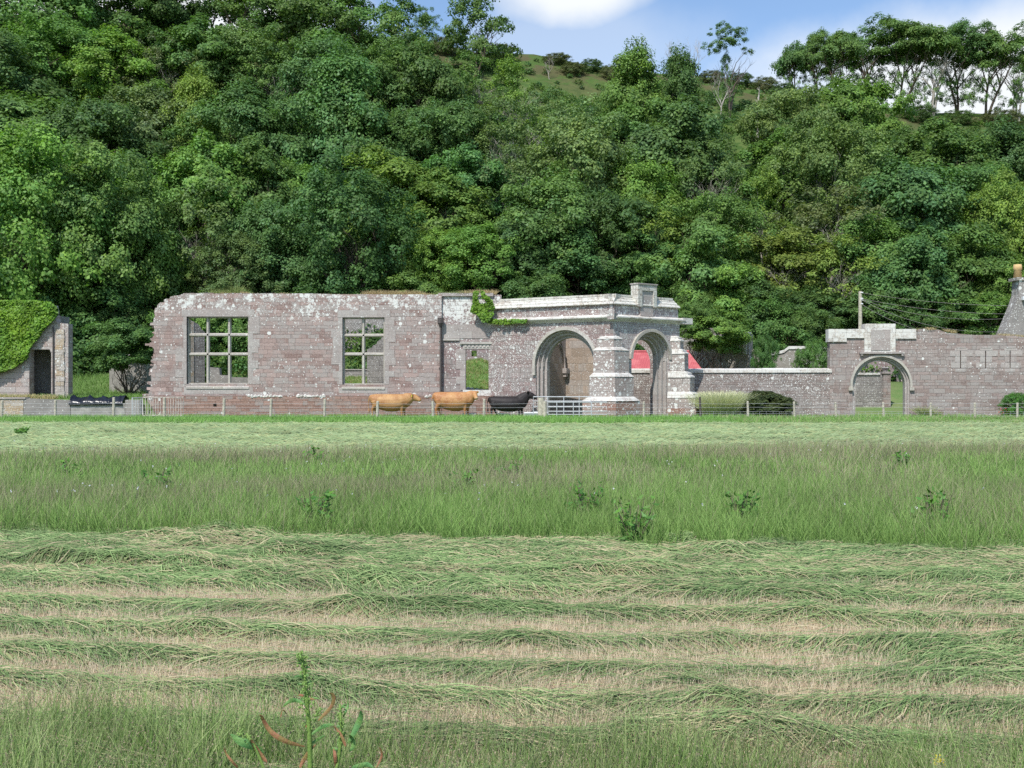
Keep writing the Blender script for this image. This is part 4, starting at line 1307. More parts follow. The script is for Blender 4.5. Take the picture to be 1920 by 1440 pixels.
# ---- archway wall
AW = Wall(1556, 58.2, 2010, 57.0)
aw = AW.empty('archway_wall'); tag(aw, 'sandstone wall with a round archway, blank heraldic panel and three slit windows', 'wall')
cx = (AW.S(1592) + AW.S(1712)) / 2; ro = (AW.S(1712) - AW.S(1592)) / 2 - .05
zt = AW.sz(1650, 665)[1]; cz = zt - ro
ri = ro - .12
topl = [AW.sz(*p) for p in [(1556, 620), (1718, 620), (1730, 616), (1760, 618), (1775, 624), (1800, 626), (1830, 628), (1870, 628), (1920, 632), (2010, 634)]]
topl = [topl[0], topl[1]] + jag(topl[1:], .45, .04, 9)[1:]
body = [(0, -.3), (cx - ri, -.3)] + list(reversed(arch_pts(cx, cz, ri, 24))) + [(cx + ri, -.3), (AW.L, -.3)] + list(reversed(topl[:-1] + [(AW.L, topl[-1][1])]))
slits = [AW.rect(x - 1.0, 658, x + .8, 691) for x in (1801, 1848, 1894)]
MB().plate(body, slits, 0, .7).build('wall', M['arch_wall'], aw)
mb = MB(); arch_ring(mb, cx, cz, ri, ro, -.10, .02, leg_i=cz - .12); mb.box((cx - ro - .08, -.14, cz - .3), (cx - ri + .02, .01, cz - .12)); mb.box((cx + ri - .02, -.14, cz - .3), (cx + ro + .08, .01, cz - .12)); mb.build('hood_mould', M['mullion'], aw)
mb = MB(); arch_ring(mb, cx, cz, ri - .10, ri, .08, .68, leg_i=-.25); arch_ring(mb, cx, cz, ri - .2, ri - .1, .2, .66, leg_i=-.25); mb.build('arch_moulding', M['dressed'], aw)
# coping blocks, panel
def wb(px0, py0, px1, py1, y0, y1, mb, jit=0):
    r_ = AW.rect(px0, py0, px1, py1)
    return mb.box((r_[0][0], y0, r_[0][1]), (r_[2][0], y1, r_[2][1]), jit)
mb = MB(); rr = random.Random(12)
for a, b, lo in ((1553, 1587, 641), (1587.3, 1622, 634), (1679, 1717, 635)): wb(a, 617, b, lo, -.09, .78, mb, .008)
mb.build('coping', M['white_coping'], aw)
mb = MB(); wb(1620, 607, 1678, 660, -.13, .7, mb, .004); pn = mb.build('panel_block', M['white_coping'], aw)
mb = MB(); wb(1632, 618, 1668, 657, -.16, -.12, mb, 0); mb.build('panel', M['dressed'], pn)
mb = MB(); wb(1611, 660, 1694, 663.5, -.2, .02, mb); wb(1613, 663.5, 1617, 667, -.17, .02, mb); wb(1689, 663.5, 1693, 667, -.17, .02, mb); mb.build('panel_shelf', M['dressed'], aw)
for x in (1801, 1848, 1894):
    mb = MB()
    wb(x - 8, 650, x + 10, 652.5, -.03, .02, mb)
    wb(x - 11, 652.5, x + 13, 657, -.015, .02, mb)
    for k, (py, w) in enumerate(((657, 22), (668, 11), (679, 20))):
        wb(x - 1.1 - w * .85, py + .3, x - 1.1, py + 10.7, -.014 - .003 * k, .02, mb); wb(x + .9, py + .3, x + .9 + w, py + 10.7, -.013 - .003 * k, .02, mb)
    wb(x - 10, 691, x + 9, 697, -.015, .02, mb)
    mb.build('slit_window', M['dressed'], aw)
# courtyard gatepost wall behind the archway
BW = Wall(1585, 66, 1662, 66)
bw = BW.empty('courtyard_wall'); tag(bw, 'grey rubble wall ending in a gate pier, seen through the archway', 'wall')
MB().plate([(0, -.2), (BW.L, -.2), BW.sz(1662, 703), BW.sz(1610, 699), (0, BW.sz(1600, 697)[1])], [], 0, .5).build('wall', M['grey_rubble'], bw)
MB().prism([(-.08, Z_(703, 66)), (.58, Z_(703, 66)), (.58, Z_(699, 66)), (-.08, Z_(699, 66))], 0, BW.L - .4).build('coping', M['white_coping'], bw)
mb = MB(); sx = BW.S(1662); mb.box((sx - .22, -.12, -.2), (sx + .22, .6, Z_(701, 66))); mb.box((sx - .3, -.18, Z_(701, 66)), (sx + .3, .66, Z_(697, 66))); gp = mb.build('gate_pier', M['arch_wall'], bw)
MB().tube([(sx, .2, Z_(697, 66)), (sx, .2, Z_(695, 66)), (sx, .2, Z_(690, 66)), (sx, .2, Z_(688, 66))], [.12, .12, .24, .2], 10).build('urn', M['grey_rubble'], gp)
RC = Wall(1612, 75, 1760, 75)
rc = RC.empty('red_stone_range'); tag(rc, 'far red stone range with a door gap, seen through the archway behind the pier', 'building')
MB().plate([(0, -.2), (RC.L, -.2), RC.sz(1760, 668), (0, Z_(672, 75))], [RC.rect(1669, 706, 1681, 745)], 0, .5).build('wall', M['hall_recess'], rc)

# ---- grey rendered walls beyond the low wall
GW = Wall(1262, 74, 1404, 70)
gw = GW.empty('rendered_wall'); tag(gw, 'tall grey rendered retaining wall rising behind the red roof', 'wall')
MB().plate([(0, -.2), (GW.L, -.2), GW.sz(1404, 626), GW.sz(1378, 620), GW.sz(1340, 616), GW.sz(1300, 612), GW.sz(1262, 618)], [], 0, .5).build('wall', M['harled'], gw)
x0_, z0_ = GW.sz(1393, 664)
MB().prism([(-.08, z0_), (.55, z0_), (.55, GW.sz(1395, 622)[1]), (-.08, GW.sz(1395, 624)[1])], GW.S(1394), GW.S(1401)).build('coping', M['white_coping'], gw)
WW = Wall(1398, 70.5, 1552, 69)
ww = WW.empty('broken_garden_wall'); tag(ww, 'stepped garden wall with white coping and a breach, under the golden trees', 'wall')
mb = MB(); mb.plate([(0, -.2), (WW.S(1424), -.2), WW.sz(1424, 663), WW.sz(1400, 662)], [], 0, .4)
mb.plate([(WW.S(1442), -.2), (WW.L, -.2), WW.sz(1552, 656), WW.sz(1478, 656), WW.sz(1468, 664), WW.sz(1442, 668)], [], 0, .4); mb.build('wall', M['harled'], ww)
mb = MB()
for (a, b) in (((1398, 660), (1424, 659)), ((1442, 667), (1470, 661)), ((1470, 661), (1479, 654)), ((1479, 654), (1552, 654))):
    (s0_, za), (s1_, zb) = WW.sz(*a), WW.sz(*b)
    mb.add([(s0_, -.07, za - .02), (s1_, -.07, zb - .02), (s1_, .47, zb - .02), (s0_, .47, za - .02), (s0_, -.07, za + .17), (s1_, -.07, zb + .17), (s1_, .47, zb + .17), (s0_, .47, za + .17)], [(0, 3, 2, 1), (4, 5, 6, 7), (0, 1, 5, 4), (1, 2, 6, 5), (2, 3, 7, 6), (3, 0, 4, 7)])
mb.build('coping', M['white_coping'], ww)
# red-roofed shed
SH = Wall(1172, 65.5, 1316, 65.5)
sh = SH.empty('red_roofed_shed'); tag(sh, 'low shed with a red corrugated metal roof, seen either side of the porch buttress', 'shed')
zr, ze = Z_(660, 67.5), Z_(697, 65.5)
L_ = SH.L
MB().box((.15, .15, -.2), (L_ - .1, 4.2, ze - .15)).build('wall', M['grey_rubble'], sh)
vs = [(-.1, -.15, ze), (L_ + .1, -.15, ze), (L_ - .45, 2.0, zr), (.1, 2.0, zr), (L_ + .1, 4.3, ze), (-.1, 4.3, ze)]
vs = vs + [(x, y, z - .06) for x, y, z in vs]
MB().add(vs, [(0, 1, 2, 3), (3, 2, 4, 5), (1, 4, 2), (0, 3, 5), (6, 9, 8, 7), (9, 11, 10, 8), (0, 6, 7, 1), (4, 10, 11, 5), (1, 7, 10, 4), (5, 11, 6, 0)]).build('roof', M['red_tin'], sh)
MB().tube([(.1, 2.0, zr + .03), (L_ - .45, 2.0, zr + .03)], .08, 6).build('ridge_cap', M['red_tin'], sh)

# ---- house at the right edge
HS = Wall(1868, 63, 2080, 63)
hs = HS.empty('house'); tag(hs, 'grey rendered house gable with flared chimney at the right edge', 'house')
pp = [HS.sz(*p) for p in [(1875, 640), (1882, 622), (1893, 597), (1904, 570), (1910, 552), (1911, 526), (1985, 526), (1990, 560), (2020, 600), (2060, 640)]]
MB().plate([(HS.S(1875), 0), (HS.S(2060), 0)] + list(reversed(pp)), [], 0, .9).build('gable_wall', M['harled_dark'], hs)
mb = MB(); mb.box((HS.S(1905.5), -.08, Z_(525.7, 63)), (HS.S(1990), 1.0, Z_(520, 63))); mb.build('chimney_cap', M['harled'], hs)
for k in range(3):
    q = HS.S(1917 + k * 26)
    MB().tube([(q, .6, Z_(520, 63)), (q, .6, Z_(505, 63)), (q, .6, Z_(503, 63)), (q, .6, Z_(494, 63))], [.24, .2, .26, .22], 12).build('chimney_pot', M['pot'], hs, smooth=True)
MB().box((HS.S(1915), -.25, Z_(563, 63)), (HS.S(1925), 0.0, Z_(556, 63))).build('floodlight', M['white'], hs)

# ---- ivy-clad ruin on the left
LY = 59.0
LR = Wall(-130, LY, 128, LY)
lr = LR.empty('ivy_clad_ruin'); tag(lr, 'small stone ruin with a dark doorway, half buried in clipped ivy, at the left edge', 'ruin')
zb_ = Z_(752, LY) - .8
outl = [(0, zb_), LR.sz(55, 0)[0:1] + (zb_,), (LR.S(55), LR.sz(55, 655)[1]), (LR.S(93), LR.sz(93, 655)[1]), (LR.S(96), LR.sz(96, 662)[1]), (LR.S(96), zb_), (LR.L, zb_)]
outl[1] = (LR.S(55), zb_)
tp = jag([LR.sz(128, 607), LR.sz(106, 604), LR.sz(104, 590), LR.sz(100, 572)], .2, .04, 6) + [LR.sz(60, 567), (0, LR.sz(0, 567)[1])]
MB().plate(outl + tp, [], 0, .6).build('wall', M['pink_ashlar'], lr)
mb = MB(); rr = random.Random(4)
z = zb_ + .5
while z < LR.sz(0, 622)[1]:
    hq = rr.uniform(.24, .34)
    mb.box((LR.S(105) + rr.uniform(-.04, .04), -.06, z), (LR.S(121) + rr.uniform(-.02, .03), .3, z + hq - .01), .012); z += hq
mb.build('quoins', M['orange_stone'], lr)
MB().tube([(LR.S(100.5), -.06, zb_ + .6), (LR.S(100.5), -.06, LR.sz(0, 612)[1])], .04, 6).build('downpipe', M['pipe'], lr)
mb = MB(); xr_ = LR.S(100) - .1
mb.box((0, 2.0, zb_), (xr_, 2.4, LR.sz(0, 590)[1])); mb.box((xr_ - .3, .703, zb_), (xr_, 1.997, LR.sz(0, 600)[1])); mb.box((0, .703, LR.sz(0, 600)[1] + .003), (xr_, 1.997, LR.sz(0, 590)[1]))  # back, side and roof slab added behind the doorway to keep it dark
mb.build('doorway_shade_box', M['harled_dark'], lr)
ivy('ivy_blanket', [(-130, 566), (-60, 563), (20, 564), (70, 564), (100, 568), (110, 575), (112, 588), (104, 600), (92, 612), (82, 622), (70, 640), (62, 652), (56, 672), (30, 690), (0, 700), (-60, 712), (-130, 725)], LR, 26000, .15,
    'dense bright green ivy blanket over the small ruin at the left edge', y=-.05, col=(0.15, 0.27, 0.03), thick=.2)

# raised terrace on the left and its front walls
def terr(x, y):
    px = 960 + x * K / y
    return 1.02 * (1 - sstep(px, 270, 300)) * sstep(y, 56.9, 57.2) + (fbm(x * 2, y * 2, 7) - .5) * .12 + np.maximum(0, y - 66) * .16 - .02
te = grid('terrace', np.linspace(-40, -18, 90), np.linspace(56.85, 76, 80), terr, M['turf']); tag(te, kind='structure')
FW = Wall(-140, 56.6, 246, 56.6)
def fwp(name, x0, x1, ytop, mat, lab, cat='wall', slope=0):
    e = empty(name, (X_(x0, 56.6), 56.6, 0)); tag(e, lab, cat)
    L = X_(x1, 56.6) - X_(x0, 56.6); zt_ = Z_(ytop, 56.6)
    MB().plate([(0, -.3), (L, -.3), (L, zt_ - slope), (0, zt_)], [], 0, .4).build('wall', mat, e)
    return e
place_tree(1342, 592, 110, 75, 'layer1', 'b', 'bright', 'small', 'spilling down the face of the rendered wall', depth=69.2)
place_tree(1300, 575, 70, 60, 'round2', 'b', 'mid', 'small', 'between the porch and the rendered wall', depth=69.8)
w_ = fwp('buff_brick_wall', -140, 43.6, 748, M['yellow_brick'], 'low buff brick retaining wall at the left edge')
MB().box((0, -.05, Z_(748, 56.6)), (X_(48, 56.6) - X_(-140, 56.6), .5, Z_(745, 56.6))).build('coping', M['dressed'], w_)
fwp('grey_block_wall', 44.2, 132, 747, M['harled_dark'], 'dark grey retaining wall under the ivy ruin', slope=.1)
fwp('concrete_wall', 133, 234, 756, M['concrete'], 'pale low concrete wall beneath the black sheeting')
fwp('grey_slab_wall', 234.6, 262, 750, M['harled'], 'short grey slab wall beside the leaning hurdle')
# black sheeting
rg = np.random.default_rng(5)
nx, ny = 60, 14
U, Vv = np.meshgrid(np.linspace(0, 1, nx), np.linspace(0, 1, ny))
xx = X_(134, 56.9) + U * (X_(234, 56.9) - X_(134, 56.9)); yy = 56.5 + Vv * 1.3
zz = Z_(756, 56.6) + 0.02 + .26 * np.sin(Vv * math.pi) * (0.5 + fbm(U * 9, Vv * 2, 3)) + .2 * (fbm(U * 30, Vv * 7, 6) - .35)
zz[0, :] = Z_(757.5, 56.6) - .12 * fbm(U[0] * 20, U[0] * 0, 2)
V = np.stack([xx, yy, zz], -1).reshape(-1, 3); i = (np.arange(nx - 1)[None, :] + np.arange(ny - 1)[:, None] * nx).ravel()
o = bpy.data.objects.new('black_sheeting', np_mesh('black_sheeting', V, np.stack([i, i + 1, i + 1 + nx, i + nx], 1), M['black']))
sm = o.modifiers.new('s', 'SOLIDIFY'); sm.thickness = .01
tag(o, 'crumpled shiny black plastic sheeting lying along the pale concrete wall', 'sheeting'); link(o)
# pale shed under the trees
PS = Wall(205, 68, 275, 68)
ps = PS.empty('pale_shed'); tag(ps, 'pale rendered outbuilding half hidden by the drooping tree', 'shed')
MB().box((0, 0, .5), (PS.L, 3, Z_(676, 68))).build('wall', M['concrete'], ps)
MB().prism([(-.2, Z_(676, 68)), (3.2, Z_(676, 68)), (1.5, Z_(664, 69))], -.1, PS.L + .1).build('roof', M['harled'], ps)
exec_after = []

# ------------------------------------------------------------------ grass
def blades(P, az, L, lean, wid, colb, colt, rg, seg=3, curve=0.6):
    """upright blades; P (n,3), az direction they bend to"""
    n = len(P)
    t = np.linspace(0, 1, seg + 1)
    dirx, diry = np.cos(az), np.sin(az)
    # face direction across (perpendicular to camera axis roughly random)
    fa = rg.uniform(-0.9, 0.9, n)
    wx, wy = np.cos(fa), np.sin(fa)
    out = []; cols = []
    for k, tt in enumerate(t):
        off = L * (lean * tt + curve * lean * tt * tt)
        hz = L * tt * (1 - 0.28 * lean * tt)
        c = P + np.stack([dirx * off, diry * off, hz], 1)
        w = wid * (1 - tt * 0.85)
        out.append(c - np.stack([wx, wy, 0 * wx], 1) * w[:, None] / 2)
        out.append(c + np.stack([wx, wy, 0 * wx], 1) * w[:, None] / 2)
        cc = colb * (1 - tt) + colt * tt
        cols += [cc, cc]
    nv = 2 * (seg + 1)
    V = np.stack(out, 1).reshape(-1, 3); Cc = np.stack(cols, 1).reshape(-1, 3)
    base = np.arange(n)[:, None] * nv
    F = np.concatenate([base + np.array([[2 * k, 2 * k + 1, 2 * k + 3, 2 * k + 2]]) for k in range(seg)], 0)
    return V, F, Cc

def add_stuff(name, parts, lab, cat, mat=None):
    Vs, Fs, Cs = [], [], []; o = 0
    for V, F, Cc in parts:
        Vs.append(V); Fs.append(F + o); Cs.append(Cc); o += len(V)
    ob = bpy.data.objects.new(name, np_mesh(name, np.concatenate(Vs), np.concatenate(Fs), mat or M['blade'], np.concatenate(Cs)))
    tag(ob, lab, cat, kind='stuff'); link(ob)
    return ob

def rcol(n, a, b, rg, j=.15):
    t = rg.random(n)[:, None]
    c = np.array(a)[None] * (1 - t) + np.array(b)[None] * t
    return c * rg.uniform(1 - j, 1 + j, (n, 1))

def scatter(n, y0, y1, rg, margin=1.22, p=1.0):
    """uniform over the visible trapezium between two distances"""
    u = rg.random(n)
    y = np.sqrt(y0 ** 2 + (y1 ** 2 - y0 ** 2) * u) if p == 1 else y0 + (y1 - y0) * u ** p
    x = (rg.random(n) - .5) * margin * 1920 / K * y
    return x, y

rg = np.random.default_rng(77)
# --- edges of the strips (rows run slightly towards the camera on the right)
def near_edge(x): return 11.75 - 0.125 * x + 0.7 * (fbm(x * 2.1, x * 0, 14) - .5) + 0.5 * (fbm(x * .6, x * 0, 4) - .5)
def far_edge(x): return 25.0 + 0.13 * x

# --- mown strip with windrows
SL = -0.105
def vrow(x, y): return y - SL * x

GAPS = [5.05, 5.72, 6.38, 7.06, 7.84, 8.72, 9.8]
def gapness(x, y):
    v = vrow(x, y) + 0.09 * (fbm(x * .6, y * .3, 6) - .5) * 2 + .05 * (fbm(x * 4.5, y * 3, 16) - .5)
    gsum = 0 * v
    close = sstep(fbm(x * .55 + 9, y * 1.1, 97), .74, .82)
    for i, gv in enumerate(GAPS):
        wd = (0.22, .235, .255, .285, .29, .28, .15)[i] * (0.72 + .5 * fbm(x * .8 + i * 31, x * 0 + i * 7., 21))
        gsum = np.maximum(gsum, 1 - sstep(np.abs(v - gv), wd * .7, wd * 1.35))
    gsum = gsum * (1 - .9 * close)
    return gsum

def mound_h(x, y):
    v = vrow(x, y)
    a = 0.022 + 0.10 * np.clip(fbm(x * .9, v * 1.3, 15) - .32, 0, 1)
    a = a + 0.02 * fbm(x * 3.1, v * 3.5, 8)
    heap = np.clip(fbm(x * .9 + 3, v * 1.5, 95) - .56, 0, 1) * .45
    h = (1 - gapness(x, y)) * (a + heap)
    fade = sstep(y, 4.4, 5.2)
    return h * fade + 0.006 + 0.012 * fbm(x * 5, y * 5, 2)

m, g = new_mat('stubble_soil')
o_ = g.n('ShaderNodeTexCoord').outputs['Object']
at_ = g.n('ShaderNodeAttribute', attribute_name='col').outputs[0]
nn = g.noise(o_, 60, 3, .7)
finish(g, g.mix(g.ss(nn, .4, .65), at_, g.mix(1.0, at_, (.55, .55, .5), 'MULTIPLY')), .95, nn, .7, .02, .1)
M['soil'] = m

def soilcol(x, y, z):
    gp = gapness(x, y)[:, None]
    return np.array([[.16, .19, .085]]) * (1 - gp) + np.array([[.47, .36, .235]]) * gp

xs = np.linspace(-9.5, 9.5, 420); ys = np.linspace(4.2, 13.6, 330)
mf = grid('mown_field', xs, ys, mound_h, M['soil'], soilcol); tag(mf, kind='structure')
# stubble in the gaps
n = 210000
x, y = scatter(n, 4.9, 11.0, rg)
gp = gapness(x, y)
k = gp > .25
x, y = x[k], y[k]; n = len(x)
P = np.stack([x, y, mound_h(x, y)], 1)
stub = blades(P, rg.uniform(0, 6.28, n), rg.uniform(.03, .075, n) * (1 + .6 * (rg.random(n) > .93)), rg.uniform(0, .5, n), rg.uniform(.003, .0055, n), rcol(n, (.56, .43, .28), (.70, .58, .40), rg), rcol(n, (.60, .50, .34), (.78, .70, .52), rg), rg, 1)
add_stuff('stubble', [stub], 'pale straw-coloured stubble in bare strips between the windrows', 'stubble')
# cut grass lying on the windrows

def lying(x, y, L, ang, wid, col, rg, hf, seg=4, lift=.03, bend=.6):
    n = len(x)
    t = np.linspace(0, 1, seg + 1)
    bd = rg.normal(size=n) * bend
    l0 = rg.random(n) * lift
    arch = rg.random(n) ** 2 * lift * 2.2
    px_, py_ = x.copy(), y.copy()
    out = []; cols = []
    for k, tt in enumerate(t):
        a = ang + bd * (tt - .5)
        if k:
            px_ = px_ + np.cos(a) * L / seg; py_ = py_ + np.sin(a) * L / seg
        z = hf(px_, py_) + l0 + arch * np.sin(tt * math.pi) + .004
        w = wid * (1 - .7 * abs(tt - .3))
        nx_, ny_ = -np.sin(a), np.cos(a)
        tilt = rg.uniform(-1, 1, n) * 0 + 0.55
        dx = np.stack([nx_ * w / 2, ny_ * w / 2, w * tilt / 2 * np.sign(ny_ + 1e-9)], 1)
        c = np.stack([px_, py_, z], 1)
        out += [c - dx, c + dx]
        cols += [col, col]
    nv = 2 * (seg + 1)
    V = np.stack(out, 1).reshape(-1, 3); Cc = np.stack(cols, 1).reshape(-1, 3)
    base = np.arange(n)[:, None] * nv
    F = np.concatenate([base + np.array([[2 * k, 2 * k + 1, 2 * k + 3, 2 * k + 2]]) for k in range(seg)], 0)
    return V, F, Cc

def mown_cols(x, y, n, rg, bright=0.0):
    dry = np.clip((fbm(x * 1.1, y * 2.2, 33) - .38) * 2.0, 0, 1)
    dry = (rg.random(n) < dry * .55 + .10)[:, None]
    br_ = (0.72 + .62 * fbm(x * 1.6, y * 3.0, 41))[:, None]
    gcol = rcol(n, (.095, .17, .055), (.29, .38, .16), rg, .3)
    dcol = rcol(n, (.34, .31, .16), (.50, .43, .27), rg, .2)
    return (gcol * (1 - dry) + dcol * dry) * br_ * (1 + bright)

n = 270000
x, y = scatter(n, 4.7, 13.2, rg, p=.95)
gp = gapness(x, y)
k = (gp < .15 + .35 * rg.random(n)**2) | (rg.random(n) < .035)
k &= y < near_edge(x) + .5
x, y = x[k], y[k]; n = len(x)
swirl = (fbm(x * 1.6, y * 2.6, 51) - .5) * 3.2 * (1 - .7 * gapness(x, y))
ang = swirl + rg.normal(size=n) * .42 + math.pi * (rg.random(n) > .5)
sc_l = np.clip(y / 8, .8, 1.5)
ly = lying(x, y, rg.uniform(.16, .42, n), ang, rg.uniform(.0035, .007, n) * sc_l, mown_cols(x, y, n, rg), rg, mound_h, lift=.024)
add_stuff('cut_grass', [ly], 'freshly cut grass lying in wavy green windrows across the near field', 'cut grass')

# --- tall uncut strip
def tall_parts(n, y0, y1, wid, p=1.0):
    x, y = scatter(n, y0, y1, rg, 1.2)
    k = (y > near_edge(x)) & (y < far_edge(x) + .6 * (rg.random(n) - .5))
    x, y = x[k], y[k]; n_ = len(x)
    edge = np.exp(-np.clip(y - near_edge(x), 0, 9) / 1.3)
    pat = fbm(x * .16, y * .22, 61, 4)
    pat2 = fbm(x * 1.1, y * .9, 66, 2)
    pur = np.clip((pat - .34) * 3.2, 0, 1) * (1 - edge * .9)
    L = rg.uniform(.20, .50, n_) * (1 - .35 * edge * rg.random(n_)) * (.85 + .35 * pat2)
    P = np.stack([x, y, 0 * x], 1)
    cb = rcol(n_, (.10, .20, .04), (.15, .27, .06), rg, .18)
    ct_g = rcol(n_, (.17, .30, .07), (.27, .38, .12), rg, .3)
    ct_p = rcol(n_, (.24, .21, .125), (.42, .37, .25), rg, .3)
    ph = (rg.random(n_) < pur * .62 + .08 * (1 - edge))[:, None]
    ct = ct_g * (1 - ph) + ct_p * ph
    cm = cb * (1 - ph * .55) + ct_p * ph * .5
    L = L * (1 + .22 * ph[:, 0])
    L *= .93
    az = rg.uniform(0, 6.28, n_)
    return blades(P, az, L, rg.uniform(.02, .5, n_), wid * rg.uniform(.7, 1.3, n_) * (1 - .35 * ph[:, 0]), cm, ct * (.85 + .45 * pat2)[:, None], rg, 3)

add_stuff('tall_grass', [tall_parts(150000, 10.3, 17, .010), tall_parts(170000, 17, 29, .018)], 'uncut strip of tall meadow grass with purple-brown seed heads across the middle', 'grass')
# white clover heads
n = 170
x, y = scatter(n, 11.6, 25, rg, 1.0)
k = (y > near_edge(x) + .1) & (fbm(x * .4, y * .4, 71) > .5)
x, y = x[k], y[k]; n = len(x)
P = np.stack([x, y, .38 + .12 * rg.random(n)], 1)
V, F = leaf_quads(np.repeat(P, 3, 0) + rg.normal(size=(n * 3, 3)) * .008, rg.normal(size=(n * 3, 3)), .022, rg, .9)
add_stuff('clover_flowers', [(V, F, np.full((len(V), 3), .7))], 'scattered small white flowers in the tall grass', 'flowers')

# --- far mown band
def flat0(x, y): return 0.03 + .14 * np.clip(fbm(x * .35, y * .9, 81) - .35, 0, 1) * sstep(y, 22, 26)
fb = grid('far_mown_band', np.linspace(-32, 32, 300), np.linspace(20.5, 49, 190), lambda x, y: flat0(x, y) - .02, M['soil'], lambda x, y, z: np.repeat([[.20, .28, .12]], len(x), 0) * (.75 + .5 * fbm(x * .5, y * 1.5, 4))[:, None]); tag(fb, kind='structure')
n = 150000
x, y = scatter(n, 21, 48.5, rg, 1.15)
k = y > far_edge(x) - .8
x, y = x[k], y[k]; n = len(x)
ang = (fbm(x * .4, y * .8, 52) - .5) * 1.6 + rg.normal(size=n) * .25
c = rcol(n, (.20, .28, .12), (.34, .42, .22), rg, .25) * (0.7 + .65 * fbm(x * .5, y * 1.1, 91))[:, None]
c = c * np.where((rg.random(n) < .2)[:, None], np.array([[1.2, 1.0, .95]]), 1)
add_stuff('far_cut_grass', [lying(x, y, rg.uniform(.3, .8, n), ang, rg.uniform(.02, .035, n), c, rg, flat0, 2, .05)], 'pale cut grass lying in the mown band before the fence', 'cut grass')
# --- fringe along the fence
n = 150000
y = rg.uniform(45, 57.6, n); x = (rg.random(n) - .5) * 1.2 * 1920 / K * y
k = (y > 45.4 + 1.2 * fbm(x * .5, 0 * x, 3)) & ((y < 53.4) | (rg.random(n) < .4))
pxx = 960 + x * K / y
k &= ~((pxx > 1000) & (pxx < 1300) & (y > 56))
k &= ~((pxx < 262) & (y > 56.4))
x, y = x[k], y[k]; n = len(x)
P = np.stack([x, y, 0 * x], 1)
pt = fbm(x * .6, y * .6, 18)
cb = rcol(n, (.09, .22, .03), (.15, .32, .05), rg, .2) * (.8 + .4 * pt)[:, None]; ct = rcol(n, (.17, .36, .07), (.28, .46, .13), rg, .2) * (.75 + .5 * pt)[:, None]
tan = ((x > X_(1330, 54)) & (rg.random(n) < .3))[:, None]
ct = ct * (1 - tan) + tan * np.array([[.42, .38, .22]])
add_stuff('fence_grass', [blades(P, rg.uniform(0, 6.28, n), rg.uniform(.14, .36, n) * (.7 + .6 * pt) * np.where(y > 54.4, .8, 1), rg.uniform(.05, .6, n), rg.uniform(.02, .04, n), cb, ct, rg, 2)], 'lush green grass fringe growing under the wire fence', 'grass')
# --- foreground verge
n = 52000
x, y = scatter(n, 3.0, 5.75, rg, 1.35)
lim = 5.0 + .25 * fbm(x * 1.2, x * 0, 2) - .0 * x + .35 * np.exp(-((x + 2.2) / .9) ** 2)
k = (y < lim + rg.normal(size=n) * .16) & (fbm(x * 5, y * 5, 63, 2) + .35 * rg.random(n) > .58)
x, y = x[k], y[k]; n = len(x)
P = np.stack([x, y, 0 * x], 1)
pt = fbm(x * 1.5, y * 1.5, 28)
L = rg.uniform(.10, .32, n) * (.4 + 1.1 * pt) * (1 + .15 * np.exp(-((x + 2.0) / .8) ** 2))
vg = blades(P, rg.uniform(0, 6.28, n), L, rg.uniform(.03, .45, n), rg.uniform(.003, .0075, n), rcol(n, (.085, .18, .03), (.15, .27, .055), rg, .3), rcol(n, (.15, .27, .06), (.42, .45, .22), rg, .35) * (.7 + .6 * pt)[:, None], rg, 3)
# seed stalks
n = 2400
x, y = scatter(n, 3.2, 5.45, rg, 1.3)
k = fbm(x * .9, y * .6, 38) + .25 * np.exp(-((x + 2.0) / .7) ** 2) > .5
x, y = x[k], y[k]; n = len(x)
P = np.stack([x, y, 0 * x], 1)
Ls = rg.uniform(.26, .46, n); az = rg.normal(size=n) * .9 + .3; le = rg.uniform(.05, .5, n)
st = blades(P, az, Ls, le, np.full(n, .0035), rcol(n, (.12, .19, .06), (.20, .25, .10), rg), rcol(n, (.16, .16, .09), (.28, .24, .15), rg), rg, 4)
tipx = P + np.stack([np.cos(az) * Ls * le * 1.6, np.sin(az) * Ls * le * 1.6, Ls * (1 - .28 * le)], 1)
q = 7
tt = np.linspace(-.28, 0.0, q)[None, :, None]
hd = (tipx[:, None, :] + tt * (tipx - P)[:, None, :] * .7 + rg.normal(size=(n, q, 3)) * .004).reshape(-1, 3)
Vh, Fh = leaf_quads(hd, rg.normal(size=(len(hd), 3)), .011, rg, .5)
ch = np.repeat(rcol(len(hd), (.24, .22, .12), (.36, .29, .20), rg), 4, 0)
add_stuff('verge_grass', [vg, st, (Vh, Fh, ch)], 'ungrazed green verge grass with thin seed stalks along the bottom of the photo', 'grass')

# grass clumps on terrace / mound
def fill_grass(n, xr, yr, hf, Lr, cb, ct, wid=.03, mask=None):
    x = rg.uniform(*xr, n); y = rg.uniform(*yr, n)
    if mask is not None:
        k = mask(x, y); x, y = x[k], y[k]
    n_ = len(x)
    P = np.stack([x, y, hf(x, y)], 1)
    return blades(P, rg.uniform(0, 6.28, n_), rg.uniform(*Lr, n_), rg.uniform(.1, .7, n_), np.full(n_, wid), rcol(n_, cb, tuple(c * 1.4 for c in cb), rg), rcol(n_, ct, tuple(c * 1.4 for c in ct), rg), rg, 2)

